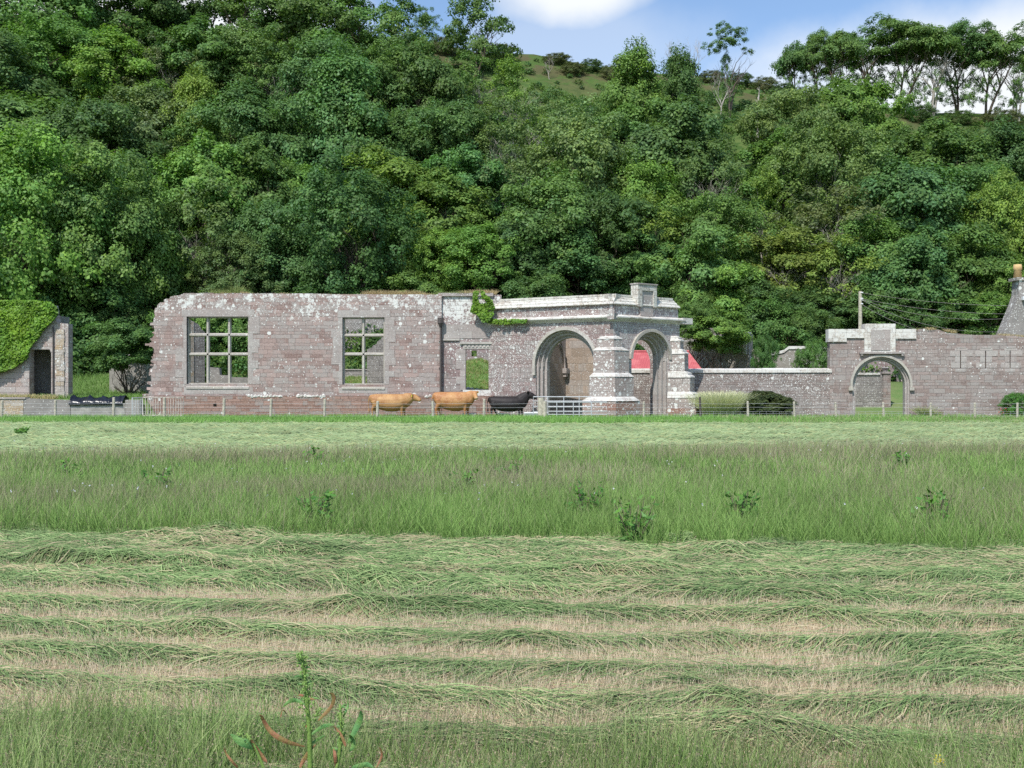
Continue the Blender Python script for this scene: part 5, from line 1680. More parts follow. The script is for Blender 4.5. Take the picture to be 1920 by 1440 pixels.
add_stuff('terrace_grass', [fill_grass(26000, (-39, -19.3), (57.2, 75), terr, (.1, .35), (.09, .17, .03), (.16, .27, .07)),
                            fill_grass(5000, (-31, -24.2), (56.9, 58.7), terr, (.08, .3), (.33, .28, .12), (.42, .36, .18))], 'rough grass on the terrace around the ivy ruin', 'grass')
add_stuff('mound_grass', [fill_grass(14000, (-12.5, 0), (59.6, 71), mound, (.05, .22), (.24, .21, .09), (.36, .31, .15), .03, lambda x, y: (mound(x, y) > .3) & (fbm(x * .9, y * .9, 44) > .48)), fill_grass(30000, (-12.5, 0), (59.6, 71), mound, (.06, .2), (.12, .22, .04), (.20, .31, .08), .025, lambda x, y: mound(x, y) > .3)], 'short turf on the mound inside the roofless hall', 'grass')

def at_top(a, b, ya, yb, n, Lr, seed, lab, pxf, dry=True):
    x = rg.uniform(X_(a, HY), X_(b, HY), n)
    pxx = 960 + x * K / HY
    dn = np.clip((fbm(x * .55, x * 0, seed) - .35) * 3, 0.0, 1)
    k = rg.random(n) < dn + .05; x = x[k]; pxx = pxx[k]; dn = dn[k]; n_ = len(x)
    y = rg.uniform(HY + .02, HY + .7, n_)
    P = np.stack([x, y, pxf(pxx) - .03], 1)
    c1, c2 = ((.34, .26, .12), (.48, .38, .20)) if dry else ((.13, .22, .05), (.25, .30, .10))
    return blades(P, rg.uniform(0, 6.28, n_), rg.uniform(*Lr, n_) * (.4 + dn), rg.uniform(.2, .9, n_), np.full(n_, .022), rcol(n_, c1, c2, rg), rcol(n_, c2, tuple(c * 1.2 for c in c2), rg), rg, 2)

zt_h = lambda p: np.interp(p, [346, 600, 760, 828, 940], [Z_(549.5, HY), Z_(551, HY), Z_(552, HY), Z_(551, HY), Z_(550, HY)])
add_stuff('wall_top_grass', [at_top(400, 930, 0, 0, 7000, (.08, .26), 3, '', zt_h), at_top(390, 450, 0, 0, 900, (.2, .5), 5, '', zt_h, False), at_top(800, 900, 0, 0, 1500, (.1, .3), 13, '', zt_h, False)], 'dry tufts of grass growing along the top of the hall wall', 'grass')
AT = lambda px: np.interp(px, [1718, 1760, 1800, 1870, 1920], [Z_(618, 57.6), Z_(617, 57.6), Z_(625, 57.5), Z_(628, 57.4), Z_(632, 57.2)])
n = 2600
px_ = rg.uniform(1716, 1925, n); s_ = rg.random(n)
k = fbm(px_ * .05, px_ * 0, 5) > .45; px_ = px_[k]; n = len(px_)
P = np.array([[X_(p, 57.9), 57.9 + rg.uniform(-.3, .2), AT(p) - .03] for p in px_])
add_stuff('archway_top_grass', [blades(P, rg.uniform(0, 6.28, n), rg.uniform(.05, .22, n), rg.uniform(.2, .9, n), np.full(n, .022), rcol(n, (.34, .27, .12), (.46, .38, .2), rg), rcol(n, (.45, .38, .18), (.55, .46, .26), rg), rg, 2)], 'dry grass along the broken top of the archway wall', 'grass')

# ------------------------------------------------------------------ plants as things
def leafy_plant(name, loc, h, w, nst, leaf, seed, lab, col=(.10, .22, .05), cat='plant', group=None, brown=0.0):
    rg_ = np.random.default_rng(seed); rr = random.Random(seed)
    e = empty(name, loc); tag(e, lab, cat, group)
    mb = MB(); Ps = []; Ns = []
    for k in range(nst):
        a = rr.uniform(0, 6.28); L = h * rr.uniform(.6, 1)
        tip = Vector((math.cos(a) * w * rr.uniform(.2, .6), math.sin(a) * w * rr.uniform(.2, .6), L))
        pts = [Vector((0, 0, 0)), tip * .5 + Vector((0, 0, .04 * h)), tip]
        mb.tube(pts, [.008, .006, .003], 4, False)
        for q in range(10):
            t = rr.uniform(.15, 1)
            Ps.append(tip * t + Vector((rr.gauss(0, w * .09), rr.gauss(0, w * .09), rr.gauss(0, .02))))
            Ns.append((rr.gauss(0, .7), rr.gauss(0, .7) - .4, 1))
    V, F = leaf_quads(np.array(Ps), np.array(Ns), leaf, rg_, .38)
    o = bpy.data.objects.new('leaves', np_mesh('leaves', V, F, M['leaf'], leaf_cols(len(Ps), rg_, .25, .15))); o.color = (*col, 1); link(o, e)
    mb.build('stems', M['bark'], e)
    return e

DOCKS = [(1097, 950, 'dock plant in the tall grass at the centre right, largest bright clump'), (1390, 962, 'dock plant right of the largest bright clump'), (955, 893, 'dock plant in the tall grass below the black cow'),
         (866, 914, 'dock plant below and left of the black cow'), (132, 890, 'dock plant in the tall grass nearest the left edge'), (293, 915, 'dock plant below the left window'), (590, 962, 'dock plant in the tall grass left of centre'),
         (1190, 988, 'broad dock plant at the near edge of the tall grass'), (1755, 968, 'dock plant in the tall grass near the right edge'), (590, 862, 'small dock plant below the fence between the windows'), (40, 830, 'dock plant on the far mown band at the left'),
         (1690, 872, 'faint dock plant below the archway')]
for i, (px, py, lab) in enumerate(DOCKS):
    zt_ = .42 if py != 830 else .0
    Y = (CH - zt_ + .15) * K / (py - 720)
    leafy_plant('dock_plant', (X_(px, Y), Y, 0.0 if py != 830 else .03), .58 if py != 830 else .35, .42, 16, .07 + Y * .0025, i + 40, lab, (.11, .25, .05), 'plant', 'dock plants in the field')

def shrub(name, px, Y, base_z, top_py, wpx, ck, col, lab, cat='shrub', n_base=True):
    w = wpx * Y / K; zt_ = Z_(top_py, Y)
    e = empty(name, (X_(px, Y), Y, base_z), rt.uniform(0, 6)); tag(e, lab, cat)
    o = bpy.data.objects.new('foliage', CR[ck]); o.scale = (w / 8 * 1.05, w / 8 * 1.05, (zt_ - base_z) / 8 * 1.15); o.location = (0, 0, (zt_ - base_z) * .47); o.color = (*col, 1); link(o, e)
    t = bpy.data.objects.new('stem', TR['b']); t.scale = (w * .6, w * .6, (zt_ - base_z) * .85); link(t, e)
    return e

sb = crown_mesh('foliage', 71, nb=70, ncl=9, lpc=90, rc=(0.5, 0.9), leaf=.38, inner=.05, rag=.03)
CR['clipped'] = sb
shrub('round_shrub', 1434, 56.3, 0, 739, 96, 'clipped', (.075, .10, .035), 'dark rounded shrub behind the fence beside the pampas grass', 'shrub')
shrub('shrub', 1525, 62.5, .3, 640, 75, 'bush0', (.11, .22, .05), 'bright green shrub behind the low wall left of the archway')
shrub('shrub', 1436, 68, .8, 632, 55, 'bush0', (.09, .19, .05), 'green shrub growing through the breach in the garden wall')
shrub('flowering_shrub', 1906, 56.2, 0, 738, 60, 'bush0', (.10, .24, .05), 'leafy green shrub with red flowers by the right edge')
# pampas grass
e = empty('pampas_grass', (X_(1352, 56.4), 56.4, 0)); tag(e, 'pale arching pampas grass clump between the buttress and the dark shrub', 'plant')
n = 5200
a = rg.uniform(0, 6.28, n); r_ = np.sqrt(rg.random(n)) * .55
P = np.stack([np.cos(a) * r_ * 1.3, np.sin(a) * r_ * .6, 0 * a], 1)
V, F, Cc = blades(P, a + rg.normal(size=n) * .5, rg.uniform(.8, 1.55, n), rg.uniform(.08, .6, n), rg.uniform(.028, .05, n), rcol(n, (.36, .44, .18), (.52, .56, .3), rg), rcol(n, (.62, .66, .36), (.84, .82, .56), rg), rg, 4, 1.0)
link(bpy.data.objects.new('leaves', np_mesh('leaves', V, F, M['blade'], Cc)), e)
mb = MB(); mb.rock((0, 0, .05), (.5, .35, .14), 3); mb.build('root_clump', M['timber'], e)
# small tufts by the archway wall
for i, (px, py, w, lab) in enumerate(((1733, 757, 26, 'tuft of strappy leaves at the foot of the archway right jamb'), (1752, 768, 14, 'small bright weed right of the strappy tuft'))):
    n = 420; a = rg.uniform(0, 6.28, n); ww_ = w * 57 / K
    P = np.stack([np.cos(a) * ww_ * .25 * rg.random(n), np.sin(a) * ww_ * .2 * rg.random(n), 0 * a], 1)
    V, F, Cc = blades(P, a, rg.uniform(.4, 1, n) * (Z_(py, 57)), rg.uniform(.2, .8, n), np.full(n, .03), rcol(n, (.18, .24, .08), (.3, .36, .14), rg), rcol(n, (.28, .34, .12), (.4, .44, .2), rg), rg, 3)
    o = bpy.data.objects.new('leafy_tuft', np_mesh('leafy_tuft', V, F, M['blade'], Cc)); o.location = (X_(px, 57), 57, 0)
    tag(o, lab, 'plant'); link(o)
# foxglove-like red flowers near the shrub
e = empty('red_flowers', (X_(1890, 56.2), 56.2, 0)); tag(e, 'small patch of red flowers left of the leafy shrub at the right edge', 'flowers')
n = 60; P = rg.normal(size=(n, 3)) * np.array([.25, .1, .12]) + np.array([0, 0, .45])
V, F = leaf_quads(P, rg.normal(size=(n, 3)), .07, rg, .9); link(bpy.data.objects.new('petals', np_mesh('petals', V, F, M['blade'], np.tile([.6, .07, .05], (len(V), 1)))), e)
V, F, Cc = blades(np.array(P) * np.array([1, 1, 0]), rg.uniform(0, 6, n), P[:, 2], np.full(n, .1), np.full(n, .02), rcol(n, (.1, .2, .05), (.15, .3, .06), rg), rcol(n, (.1, .2, .05), (.15, .3, .06), rg), rg, 2)
link(bpy.data.objects.new('stems', np_mesh('stems', V, F, M['blade'], Cc)), e)

# foreground dock, built stalk by stalk
DY = 4.1
def dpt(px, py, dy=0.0): return at(px, py, DY + dy)
e = empty('seeding_dock', (X_(585, DY), DY, 0)); tag(e, 'tall dock plant with rusty brown curled leaves, rising in the near grass left of centre', 'plant')
base = Vector((X_(585, DY), DY, 0))

def rel(p): return p - base

gm = mat_plain('dock_stem', (.17, .27, .06), .6, .2, 20)
rm = mat_plain('rusty_dock_leaf', (.26, .105, .06), .7, .45, 30, col2=(.20, .16, .05))
lm = mat_plain('dock_leaf', (.09, .22, .07), .55, .25, 20, col2=(.15, .27, .07))
bm_ = mat_plain('dock_bud', (.20, .32, .08), .7, .3, 40)
mb = MB()
main = [Vector((0, 0, 0)), rel(dpt(582, 1440)), rel(dpt(580, 1370)), rel(dpt(576, 1320)), rel(dpt(573, 1280)), rel(dpt(569, 1245)), rel(dpt(563, 1222))]
mb.tube(main, [.012, .010, .009, .008, .007, .005, .003], 7)
side = [Vector((.03, 0, 0)), rel(dpt(632, 1440)), rel(dpt(638, 1400)), rel(dpt(640, 1360)), rel(dpt(637, 1320))]
mb.tube(side, [.009, .008, .007, .006, .004], 6)
mb.tube([Vector((-.05, 0, 0)), rel(dpt(495, 1440)), rel(dpt(478, 1400)), rel(dpt(462, 1375))], [.007, .006, .005, .004], 6)
mb.build('stem', gm, e, smooth=True)

def ribbon(pts, w, mat, name, fold=.35, seed=0):
    """a leaf along pts; w widths"""
    rr = random.Random(seed)
    w = [q * .72 for q in w]
    n = len(pts); vs = []; fs = []
    for i, p in enumerate(pts):
        t = (pts[min(i + 1, n - 1)] - pts[max(i - 1, 0)]).normalized()
        sd_ = t.cross(Vector((0, -1, 0.15))).normalized()
        wi = w[i] * (1 + rr.uniform(-.2, .2))
        vs += [p - sd_ * wi + Vector((0, fold * wi, 0)), p, p + sd_ * wi + Vector((0, fold * wi, 0))]
        if i:
            a = 3 * (i - 1); b = 3 * i
            fs += [(a, a + 1, b + 1, b), (a + 1, a + 2, b + 2, b + 1)]
    o = MB().add(vs, fs).build(name, mat, e, smooth=True)
    s_ = o.modifiers.new('s', 'SUBSURF'); s_.levels = 1; s_.render_levels = 1
    return o

def rp(*pp): return [rel(dpt(a, b, random.uniform(-.03, .03))) for a, b in pp]

ribbon(rp((572, 1400), (545, 1395), (522, 1385), (505, 1372), (495, 1355), (490, 1342), (486, 1340)), [.004, .010, .013, .014, .011, .007, .003], rm, 'rusty_leaf', .5, 1)
ribbon(rp((596, 1352), (610, 1338), (622, 1326), (627, 1312), (624, 1300), (616, 1300)), [.004, .009, .010, .013, .009, .002], rm, 'rusty_leaf', .5, 2)
ribbon(rp((562, 1440), (572, 1420), (580, 1408), (592, 1396)), [.010, .012, .008, .003], rm, 'rusty_leaf', .5, 3)
ribbon(rp((446, 1440), (432, 1425), (424, 1415), (420, 1402)), [.008, .008, .006, .003], rm, 'rusty_leaf', .5, 4)
ribbon(rp((500, 1430), (485, 1412), (474, 1396), (470, 1386)), [.009, .011, .009, .004], rm, 'rusty_leaf', .5, 5)
ribbon(rp((648, 1400), (640, 1378), (630, 1366), (625, 1361)), [.007, .007, .005, .002], rm, 'rusty_leaf', .5, 6)
ribbon(rp((630, 1440), (628, 1420), (627, 1408), (624, 1402)), [.010, .010, .007, .003], rm, 'rusty_leaf', .5, 7)
ribbon(rp((705, 1440), (714, 1425), (718, 1410), (710, 1400)), [.003, .006, .008, .002], rm, 'rusty_leaf', .5, 8)
ribbon(rp((538, 1340), (530, 1328), (528, 1336), (526, 1345)), [.002, .005, .004, .002], rm, 'rusty_leaf', .5, 9)
ribbon(rp((572, 1322), (560, 1314), (548, 1312), (538, 1318), (530, 1326)), [.003, .009, .011, .009, .003], lm, 'green_leaf', .4, 11)
ribbon(rp((583, 1378), (598, 1366), (612, 1360), (626, 1358)), [.004, .010, .011, .003], lm, 'green_leaf', .4, 12)
ribbon(rp((495, 1412), (480, 1400), (462, 1396), (444, 1388), (432, 1376)), [.004, .018, .024, .018, .004], lm, 'green_leaf', .3, 13)
ribbon(rp((652, 1395), (662, 1378), (670, 1360), (678, 1345), (676, 1332)), [.006, .012, .016, .014, .004], lm, 'green_leaf', .4, 14)
ribbon(rp((640, 1410), (634, 1398), (640, 1380), (648, 1372)), [.006, .016, .016, .004], lm, 'green_leaf', .4, 15)
ribbon(rp((655, 1410), (665, 1398), (660, 1385), (655, 1378)), [.006, .014, .012, .004], lm, 'green_leaf', .4, 16)
ribbon(rp((643, 1345), (648, 1335), (652, 1325), (653, 1312)), [.003, .006, .005, .001], lm, 'green_leaf', .4, 17)
ribbon(rp((581, 1395), (592, 1390), (602, 1382), (610, 1378)), [.004, .008, .007, .002], lm, 'green_leaf', .4, 18)
ribbon(rp((700, 1440), (690, 1432), (676, 1436), (660, 1440)), [.004, .012, .014, .01], lm, 'green_leaf', .4, 19)
rl_ = random.Random(31)
for k in range(20):
    src, lo_, hi_ = ((main, 2.0, 5.4), (side, 1.2, 3.8))[k % 3 == 2]
    t_ = rl_.uniform(lo_, hi_); i_ = int(t_); p_ = src[i_].lerp(src[min(i_ + 1, len(src) - 1)], t_ - i_)
    a_ = rl_.uniform(-1.1, 1.1) if k % 2 else math.pi + rl_.uniform(-1.1, 1.1); L_k = rl_.uniform(.02, .055)
    q_ = [p_ + Vector((math.cos(a_) * L_k * f_, math.sin(a_) * L_k * f_ * .6, L_k * (f_ * .9 - .7 * f_ * f_))) for f_ in (0, .35, .7, 1)]
    ribbon(q_, [.002, .006, .006, .001], rm if k % 5 == 0 else lm, 'rusty_leaf' if k % 5 == 0 else 'green_leaf', .5, k)
# flower clusters
mb = MB(); rr = random.Random(9)
def spike(pts, n, sp):
    for k in range(n):
        t = rr.random() * (len(pts) - 1); i = int(t); f = t - i
        p = pts[i].lerp(pts[min(i + 1, len(pts) - 1)], f)
        q = p + Vector((rr.gauss(0, sp), rr.gauss(0, sp), rr.gauss(0, sp * .6)))
        s_ = rr.uniform(.0025, .0055)
        mb.rock(q, (s_, s_, s_ * 1.3), rr.random())
spike(main[3:], 190, .010); spike(main[2:5], 60, .012); spike(side[2:], 50, .008); spike(rp((590, 1350), (596, 1335), (603, 1328)), 30, .006)
spike(rp((470, 1390), (458, 1380), (450, 1368)), 30, .01)
mb.build('flower_buds', bm_, e)
# yellow flower, lower right
e = empty('yellow_wildflower', (X_(1760, 4.6), 4.6, 0)); tag(e, 'yellow wildflower low in the grass at the bottom right', 'flower')
mb = MB(); mb.tube([(0, 0, 0), (.02, 0, .12), (0, 0, Z_(1428, 4.6))], [.003, .0025, .002], 5); mb.build('stem', gm, e)
n = 34; P = rg.normal(size=(n, 3)) * np.array([.014, .01, .012]) + np.array([0, 0, Z_(1426, 4.6)])
V, F = leaf_quads(P, rg.normal(size=(n, 3)) + np.array([0, -1, 1]), .012, rg, .8); link(bpy.data.objects.new('petals', np_mesh('petals', V, F, M['blade'], np.tile([.75, .62, .03], (len(V), 1)))), e)

# ------------------------------------------------------------------ fence, gates
FY = 52.6
fence = empty('wire_fence', (0, FY, 0)); tag(fence, 'post and wire stock fence crossing in front of the ruin and cattle', 'fence')
POSTS = [(-95, 752), (3, 751), (104, 750), (213, 745), (308, 745), (419, 747), (507, 747), (608, 748), (707, 752), (812, 752), (907, 748), (1207, 753), (1403, 752), (1490, 753), (1568, 754), (1657, 754), (1745, 755), (1828, 755), (1907, 755), (2005, 755)]
rr = random.Random(77)
for px, py in POSTS:
    zt_ = Z_(py, FY); x = X_(px, FY)
    r_ = rr.uniform(.065, .08) if px < 1000 else .06
    mb = MB(); lx = rr.uniform(-.05, .05)
    mb.tube([(x, 0, -.1), (x + lx * .5, 0, zt_ * .5), (x + lx, 0, zt_ - .02), (x + lx, 0, zt_)], [r_, r_ * .97, r_ * .95, r_ * .7], 8)
    mb.build('post', M['timber'], fence, smooth=False)
mb = MB(); x = X_(1014, FY)
mb.tube([(x, .0, -.1), (x + .02, 0, Z_(746, FY))], [.17, .15], 10); mb.tube([(x + .2, -.08, -.1), (x + .17, -.08, Z_(752, FY))], [.12, .1], 9)
sp_ = mb.build('straining_post', M['timber'], fence)
mb = MB(); x = X_(1314, FY); mb.tube([(x, 0, -.1), (x - .05, 0, Z_(744, FY))], [.06, .05], 8); mb.build('straining_post', M['timber_dk'], fence)
mb = MB(); mb.tube([(X_(1287, FY), -.2, 0), (X_(1303, FY), .15, Z_(768, FY))], .045, 6); mb.build('brace', M['timber'], fence)
xl, xr1, xr2, xr3 = X_(-140, FY), X_(1012, FY), X_(1140, FY), X_(2060, FY)
for py in (757, 764):
    for a, b in ((xl, xr1), (xr2, xr3)):
        mb = MB(); z = Z_(py, FY); n = 24
        mb.tube([(a + (b - a) * i / n, -.06, z + .02 * math.sin(i * 1.9)) for i in range(n + 1)], .0055, 4); mb.build('wire', M['galv'], fence)
mb = MB()
for a, b in ((xl, xr1), (xr2, xr3)):
    for z in (.10, .24, .36, .46): mb.tube([(a + (b - a) * i / 40, -.06, z + .015 * math.sin(i * 1.3 + z * 9)) for i in range(41)], .005, 4)
    n = int((b - a) / .32)
    for i in range(n): mb.tube([(a + .32 * i, -.06, .05), (a + .32 * i, -.06, .46)], .004, 3, False)
mb.build('wire_netting', M['galv'], fence)

def gate(name, pxa, pxb, Y, top, bars, ups, lab, mat, r=.028, bot=788, Yb=None, vert=0):
    Yb = Yb or Y
    a = Vector((X_(pxa, Y), Y, 0)); b = Vector((X_(pxb, Yb), Yb, 0)); dd = (b - a)
    e = empty(name, a); tag(e, lab, 'gate', None)
    zt_, zb2 = Z_(top, Y), max(.05, Z_(bot, Y))
    mb = MB(); mb.tube([(0, 0, zb2), (0, 0, zt_), tuple(dd + Vector((0, 0, zt_))), tuple(dd + Vector((0, 0, zb2))), (0, 0, zb2)], r, 6); mb.build('frame', mat, e)
    for py in bars:
        z = Z_(py, Y)
        MB().tube([(0, 0, z), tuple(dd + Vector((0, 0, z)))], r * .72, 6).build('rail', mat, e)
    for u in ups:
        t = (u - pxa) / (pxb - pxa); q = dd * t
        MB().tube([tuple(q + Vector((0, -.02, zb2))), tuple(q + Vector((0, -.02, zt_)))], r * .75, 5).build('upright', mat, e)
    for k in range(vert):
        q = dd * ((k + 1) / (vert + 1))
        MB().tube([tuple(q + Vector((0, 0, zb2))), tuple(q + Vector((0, 0, zt_)))], r * .55, 5).build('bar', mat, e)
    return e

gate('field_gate', 1027, 1138, 52.6, 754, (763, 771, 777, 782), (1044, 1075, 1109), 'galvanised five-bar field gate nearest the camera, hung on the thick post', M['galv'])
gate('field_gate', 1000, 1108, 53.3, 744, (752, 762, 772), (1027, 1057, 1086), 'taller galvanised gate standing close behind the field gate', M['galv'])
gate('cattle_hurdle', 268, 344, 55.6, 745, (), (), 'rusty barred cattle hurdle leaning on the ruin plinth', M['rust'], .033, 779, vert=15)
gate('cattle_hurdle', 248, 267, 55.2, 746, (), (), 'narrow pale end hurdle left of the rusty hurdle', M['galv'], .028, 779, Yb=56.6, vert=5)
# trough, white board, stones
TW = empty('water_trough', (X_(985, 55.2), 55.2, 0)); tag(TW, 'low galvanised water trough half hidden by grass at the thick fence post', 'trough')
Lw = X_(1026, 55.2) - X_(985, 55.2)
MB().add([(0, 0, 0), (Lw, 0, 0), (Lw, .5, 0), (0, .5, 0), (-.05, -.06, .32), (Lw + .05, -.06, .32), (Lw + .05, .56, .32), (-.05, .56, .32), (0, 0, .12), (Lw, 0, .12), (Lw, .5, .12), (0, .5, .12)],
         [(0, 3, 2, 1), (0, 1, 5, 4), (1, 2, 6, 5), (2, 3, 7, 6), (3, 0, 4, 7), (4, 5, 9, 8), (5, 6, 10, 9), (6, 7, 11, 10), (7, 4, 8, 11), (8, 9, 10, 11)]).build('basin', M['galv'], TW)
MB().tube([(-.05, -.06, .32), (Lw + .05, -.06, .32), (Lw + .05, .56, .32), (-.05, .56, .32), (-.05, -.06, .32)], .03, 6).build('rim', M['white'], TW)
o = MB().box((X_(1046, 53.2), 52.9, .12), (X_(1104, 53.2), 53.3, .17), .02).build('white_board', M['white']); tag(o, 'white board lying flat in the grass before the gate', 'board')
rr = random.Random(2)
for px, w, lab in ((880, 26, 'flat pale stone slab under the light brown middle cow'), (945, 22, 'flat pale stone slab between the legs of the black cow')):
    o = MB().box((X_(px - w / 2, 56.4), 56.1, 0), (X_(px + w / 2, 56.4), 56.7, .28), .04).build('stone_slab', M['dressed']); tag(o, lab, 'stone')

# utility pole and wires
PY = 76.0
up_ = empty('utility_pole', (X_(1613, PY), PY, float(ground_h(X_(1613, PY), PY)))); tag(up_, 'grey timber utility pole rising behind the archway', 'pole')
zb3 = up_.location.z
MB().tube([(0, 0, -.3), (0, 0, Z_(546, PY) - zb3)], [.15, .12], 10).build('pole', M['timber'], up_)
mb = MB()
for py in (549, 560, 563, 570): mb.tube([(0, -.1, Z_(py, PY) - zb3), (.14, -.2, Z_(py, PY) - zb3)], .04, 6)
mb.build('insulator', M['white'], up_)
for i, (ya, xb, yb, Yb, lab) in enumerate(((549, 2000, 572, 70, 'topmost overhead wire from the pole to the right edge'), (560, 2000, 586, 70, 'second overhead wire down from the pole top'), (561, 1905, 596, 63.2, 'third overhead wire down, reaching the house gable'),
                                          (562, 1882, 622, 63.2, 'steepest overhead wire, slanting to the gable foot'), (570, 1860, 632, 64, 'lowest overhead wire, ending behind the slit windows'))):
    a = at(1615, ya, PY - .2); b = at(xb, yb, Yb)
    pts = []
    for k in range(17):
        t = k / 16; p = a.lerp(b, t); p.z -= 4 * t * (1 - t) * (.35 + .1 * i); pts.append(p - a)
    o = MB().tube(pts, .011, 4).build('overhead_wire', M['harled_dark'], loc=a); tag(o, lab, 'wire', 'overhead wires')

# ------------------------------------------------------------------ cattle
def mat_cow(name, base, dark, pale, mz):
    m, g = new_mat(name)
    o = g.n('ShaderNodeTexCoord').outputs['Object']
    s = g.n('ShaderNodeSeparateXYZ', {0: o})
    n1 = g.noise(o, 2.2, 4, .6); n2 = g.noise(g.v('MULTIPLY', o, (1, 1, .4)), 26, 3, .7)
    c = g.mix(g.ss(n1, .38, .66), base, dark)
    c = g.mix(g.m('MULTIPLY', g.ss(n2, .45, .7), .35), c, pale)
    c = g.mix(g.m('MULTIPLY', g.m('SUBTRACT', 1.0, g.ss(s.outputs[2], .55, .95)), .5), c, dark)      # darker towards legs and belly
    dv = g.v('DISTANCE', o, mz)
    c = g.mix(g.m('MULTIPLY', g.m('SUBTRACT', 1.0, g.ss(dv, .06, .13)), .85), c, pale)
    hoof = g.m('SUBTRACT', 1.0, g.ss(s.outputs[2], .05, .08))
    c = g.mix(hoof, c, (.05, .04, .03))
    finish(g, c, .6, n2, .3, .01, .3)
    return m

def loft(mb, rings, sides=16):
    """rings: (centre, forward dir, half width, half height)"""
    vs = []; fs = []
    for c, f, hw, hh in rings:
        f = Vector(f).normalized(); s_ = Vector((-f.y, f.x, 0)).normalized(); u = f.cross(s_) * -1
        if u.z < 0: u = -u
        for k in range(sides):
            a = 2 * math.pi * k / sides
            vs.append(Vector(c) + s_ * math.cos(a) * hw + u * math.sin(a) * hh)
    n = len(rings)
    for i in range(n - 1):
        for k in range(sides):
            k2 = (k + 1) % sides
            fs.append((i * sides + k, i * sides + k2, (i + 1) * sides + k2, (i + 1) * sides + k))
    fs.append(tuple(reversed(range(sides)))); fs.append(tuple(range((n - 1) * sides, n * sides)))
    mb.add(vs, fs)

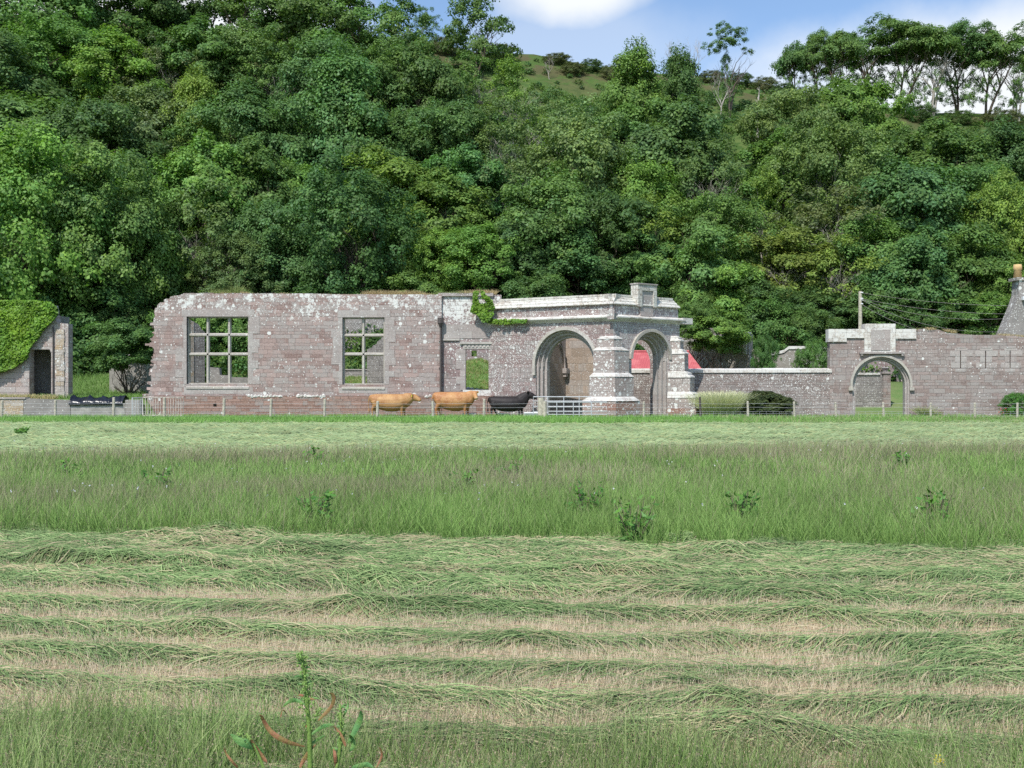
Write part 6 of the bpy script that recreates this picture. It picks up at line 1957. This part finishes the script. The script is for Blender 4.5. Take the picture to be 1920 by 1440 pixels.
def cow(px_rump, px_chest, Y, top_py, head, mats, lab, tag_ear, legs, scale=1.0, bulk=1.0, cat='cow'):
    """head: dict of poll position and facing; coordinates in metres, x forward from mid body"""
    x0, x1 = X_(px_rump, Y), X_(px_chest, Y)
    Lb = x1 - x0
    kx = Lb / 1.95
    zs = (Z_(top_py, Y)) / 1.42
    e = empty('cow', ((x0 + x1) / 2, Y, 0)); tag(e, lab, cat, 'cattle behind the fence')
    mb = MB()
    R_ = [(-1.0, 1.20, .07, .11), (-.96, 1.14, .18, .21), (-.86, 1.06, .27, .32), (-.66, 1.00, .32, .40), (-.38, .94, .36, .455), (-.05, .90, .40, .50), (.28, .90, .39, .50), (.55, .94, .34, .46), (.76, 1.02, .27, .37), (.9, 1.06, .22, .31), (1.0, 1.10, .17, .25)]
    loft(mb, [((x * kx, 0, z * zs), (1, 0, 0), w * bulk, h * zs) for x, z, w, h in R_])
    N = Vector((.70 * kx, 0, .99 * zs)); Pp = Vector(head['poll']); Pp.x *= kx
    f = Vector(head['face']).normalized()
    nk = []
    for t, w, h in ((0, .27, .38), (.35, .23, .34), (.7, .18, .26), (1, .14, .18)):
        c = N.lerp(Pp, t) + Vector((0, 0, .02 * math.sin(t * 3)))
        nk.append((c, (Pp - N), w, h))
    loft(mb, nk, 12)
    hl = head.get('len', .46)
    hd = []
    for t, w, h in ((-.16, .09, .11), (0, .135, .16), (.2, .15, .18), (.42, .13, .16), (.65, .105, .13), (.85, .105, .11), (.96, .09, .09), (1.0, .06, .06)):
        hd.append((Pp + f * hl * t + Vector((0, 0, -.02)), f, w, h))
    loft(mb, hd, 12)
    sd_ = Vector((-f.y, f.x, 0)).normalized()
    # ears
    for s_ in (-1, 1):
        a = Pp + sd_ * .08 * s_ + Vector((0, 0, .05)); b = a + sd_ * .19 * s_ + Vector((0, 0, head.get('ear', .01)))
        mb.tube([a, a.lerp(b, .5), b], [.04, .07, .02], 6)
    # legs
    for (lx, ly, hind, sw) in legs:
        lx *= kx
        if hind:
            pts = [(lx + .06, ly * .8, .98 * zs), (lx + .10, ly, .74 * zs), (lx - .04, ly, .50), (lx + .0 + sw * .3, ly, .30), (lx + .03 + sw * .6, ly, .12), (lx + .06 + sw * .6, ly, .0)]
            rad = [.20, .15, .075, .052, .05, .065]
        else:
            pts = [(lx, ly * .85, .92 * zs), (lx + .0, ly, .66 * zs), (lx + sw * .3, ly, .42), (lx + sw * .5, ly, .24), (lx + sw * .5, ly, .10), (lx + .02 + sw * .5, ly, .0)]
            rad = [.17, .11, .068, .048, .048, .062]
        mb.tube(pts, rad, 10)
    # brisket and belly
    mb.rock((.62 * kx, 0, .72 * zs), (.30, .2, .24), 4); mb.rock((.86 * kx, 0, .88 * zs), (.2, .13, .2), 5)
    # tail
    tx = -.97 * kx
    mb.tube([(tx + .1, 0, 1.30 * zs), (tx - .04, .0, 1.24 * zs), (tx - .09, 0, 1.0 * zs), (tx - .09, .02, .7), (tx - .07, .03, .5)], [.04, .04, .028, .024, .03], 7)
    mb.tube([(tx - .07, .03, .55), (tx - .07, .03, .42), (tx - .05, .03, .28)], [.03, .05, .02], 7)
    o = mb.build('body', mats, e, smooth=True)
    rm_ = o.modifiers.new('r', 'REMESH'); rm_.mode = 'VOXEL'; rm_.voxel_size = .022; rm_.use_smooth_shade = True
    s2 = o.modifiers.new('s', 'SMOOTH'); s2.factor = .6; s2.iterations = 5
    for s_ in (-1, 1):
        p = Pp + f * hl * .28 + sd_ * .105 * s_ + Vector((0, 0, .03))
        MB().rock(p, (.022, .022, .022), 2).build('eye', M['eye'], e)
    if tag_ear:
        for s_ in (-1, 1):
            a = Pp + sd_ * .2 * s_ + Vector((0, -.03, .03))
            MB().box(a - Vector((.025, .012, .05)), a + Vector((.025, .012, .03))).build('ear_tag', M['yellow'], e)
    return e

tan_m = mat_cow('tan_hide', (.46, .26, .105), (.33, .15, .055), (.66, .46, .26), (1.66, -.06, .92))
tan_m2 = mat_cow('orange_tan_hide', (.45, .235, .09), (.34, .135, .045), (.72, .50, .32), (1.26, -.46, 1.05))
blk_m = mat_cow('black_hide', (.022, .018, .018), (.014, .011, .011), (.060, .045, .040), (9, 9, 9))
std = [(-.80, -.17, True, -.12), (-.74, .17, True, .18), (.60, -.15, False, .0), (.66, .15, False, .12)]
cow(694, 768, 55.9, 738, {'poll': (1.14, 0, 1.17), 'face': (1, -.2, -.50), 'len': .47, 'ear': .04}, tan_m, 'tan cow furthest left, standing in profile and looking right', True, std)
cow(813, 886, 55.9, 734, {'poll': (1.06, -.06, 1.34), 'face': (.28, -.85, -.62), 'len': .50, 'ear': .0}, tan_m2, 'orange-tan cow in the middle, its face turned towards the camera', True, [(-.80, -.17, True, -.05), (-.70, .17, True, .1), (.60, -.15, False, .0), (.72, .15, False, .05)])
cow(917, 984, 56.0, 742, {'poll': (1.16, 0, 1.28), 'face': (1, -.1, -.42), 'len': .50, 'ear': .1}, blk_m, 'black cow furthest right, its head stretched over the thick post', False, [(-.80, -.17, True, -.12), (-.66, .17, True, .2), (.62, -.15, False, .1), (.78, .15, False, .1)])
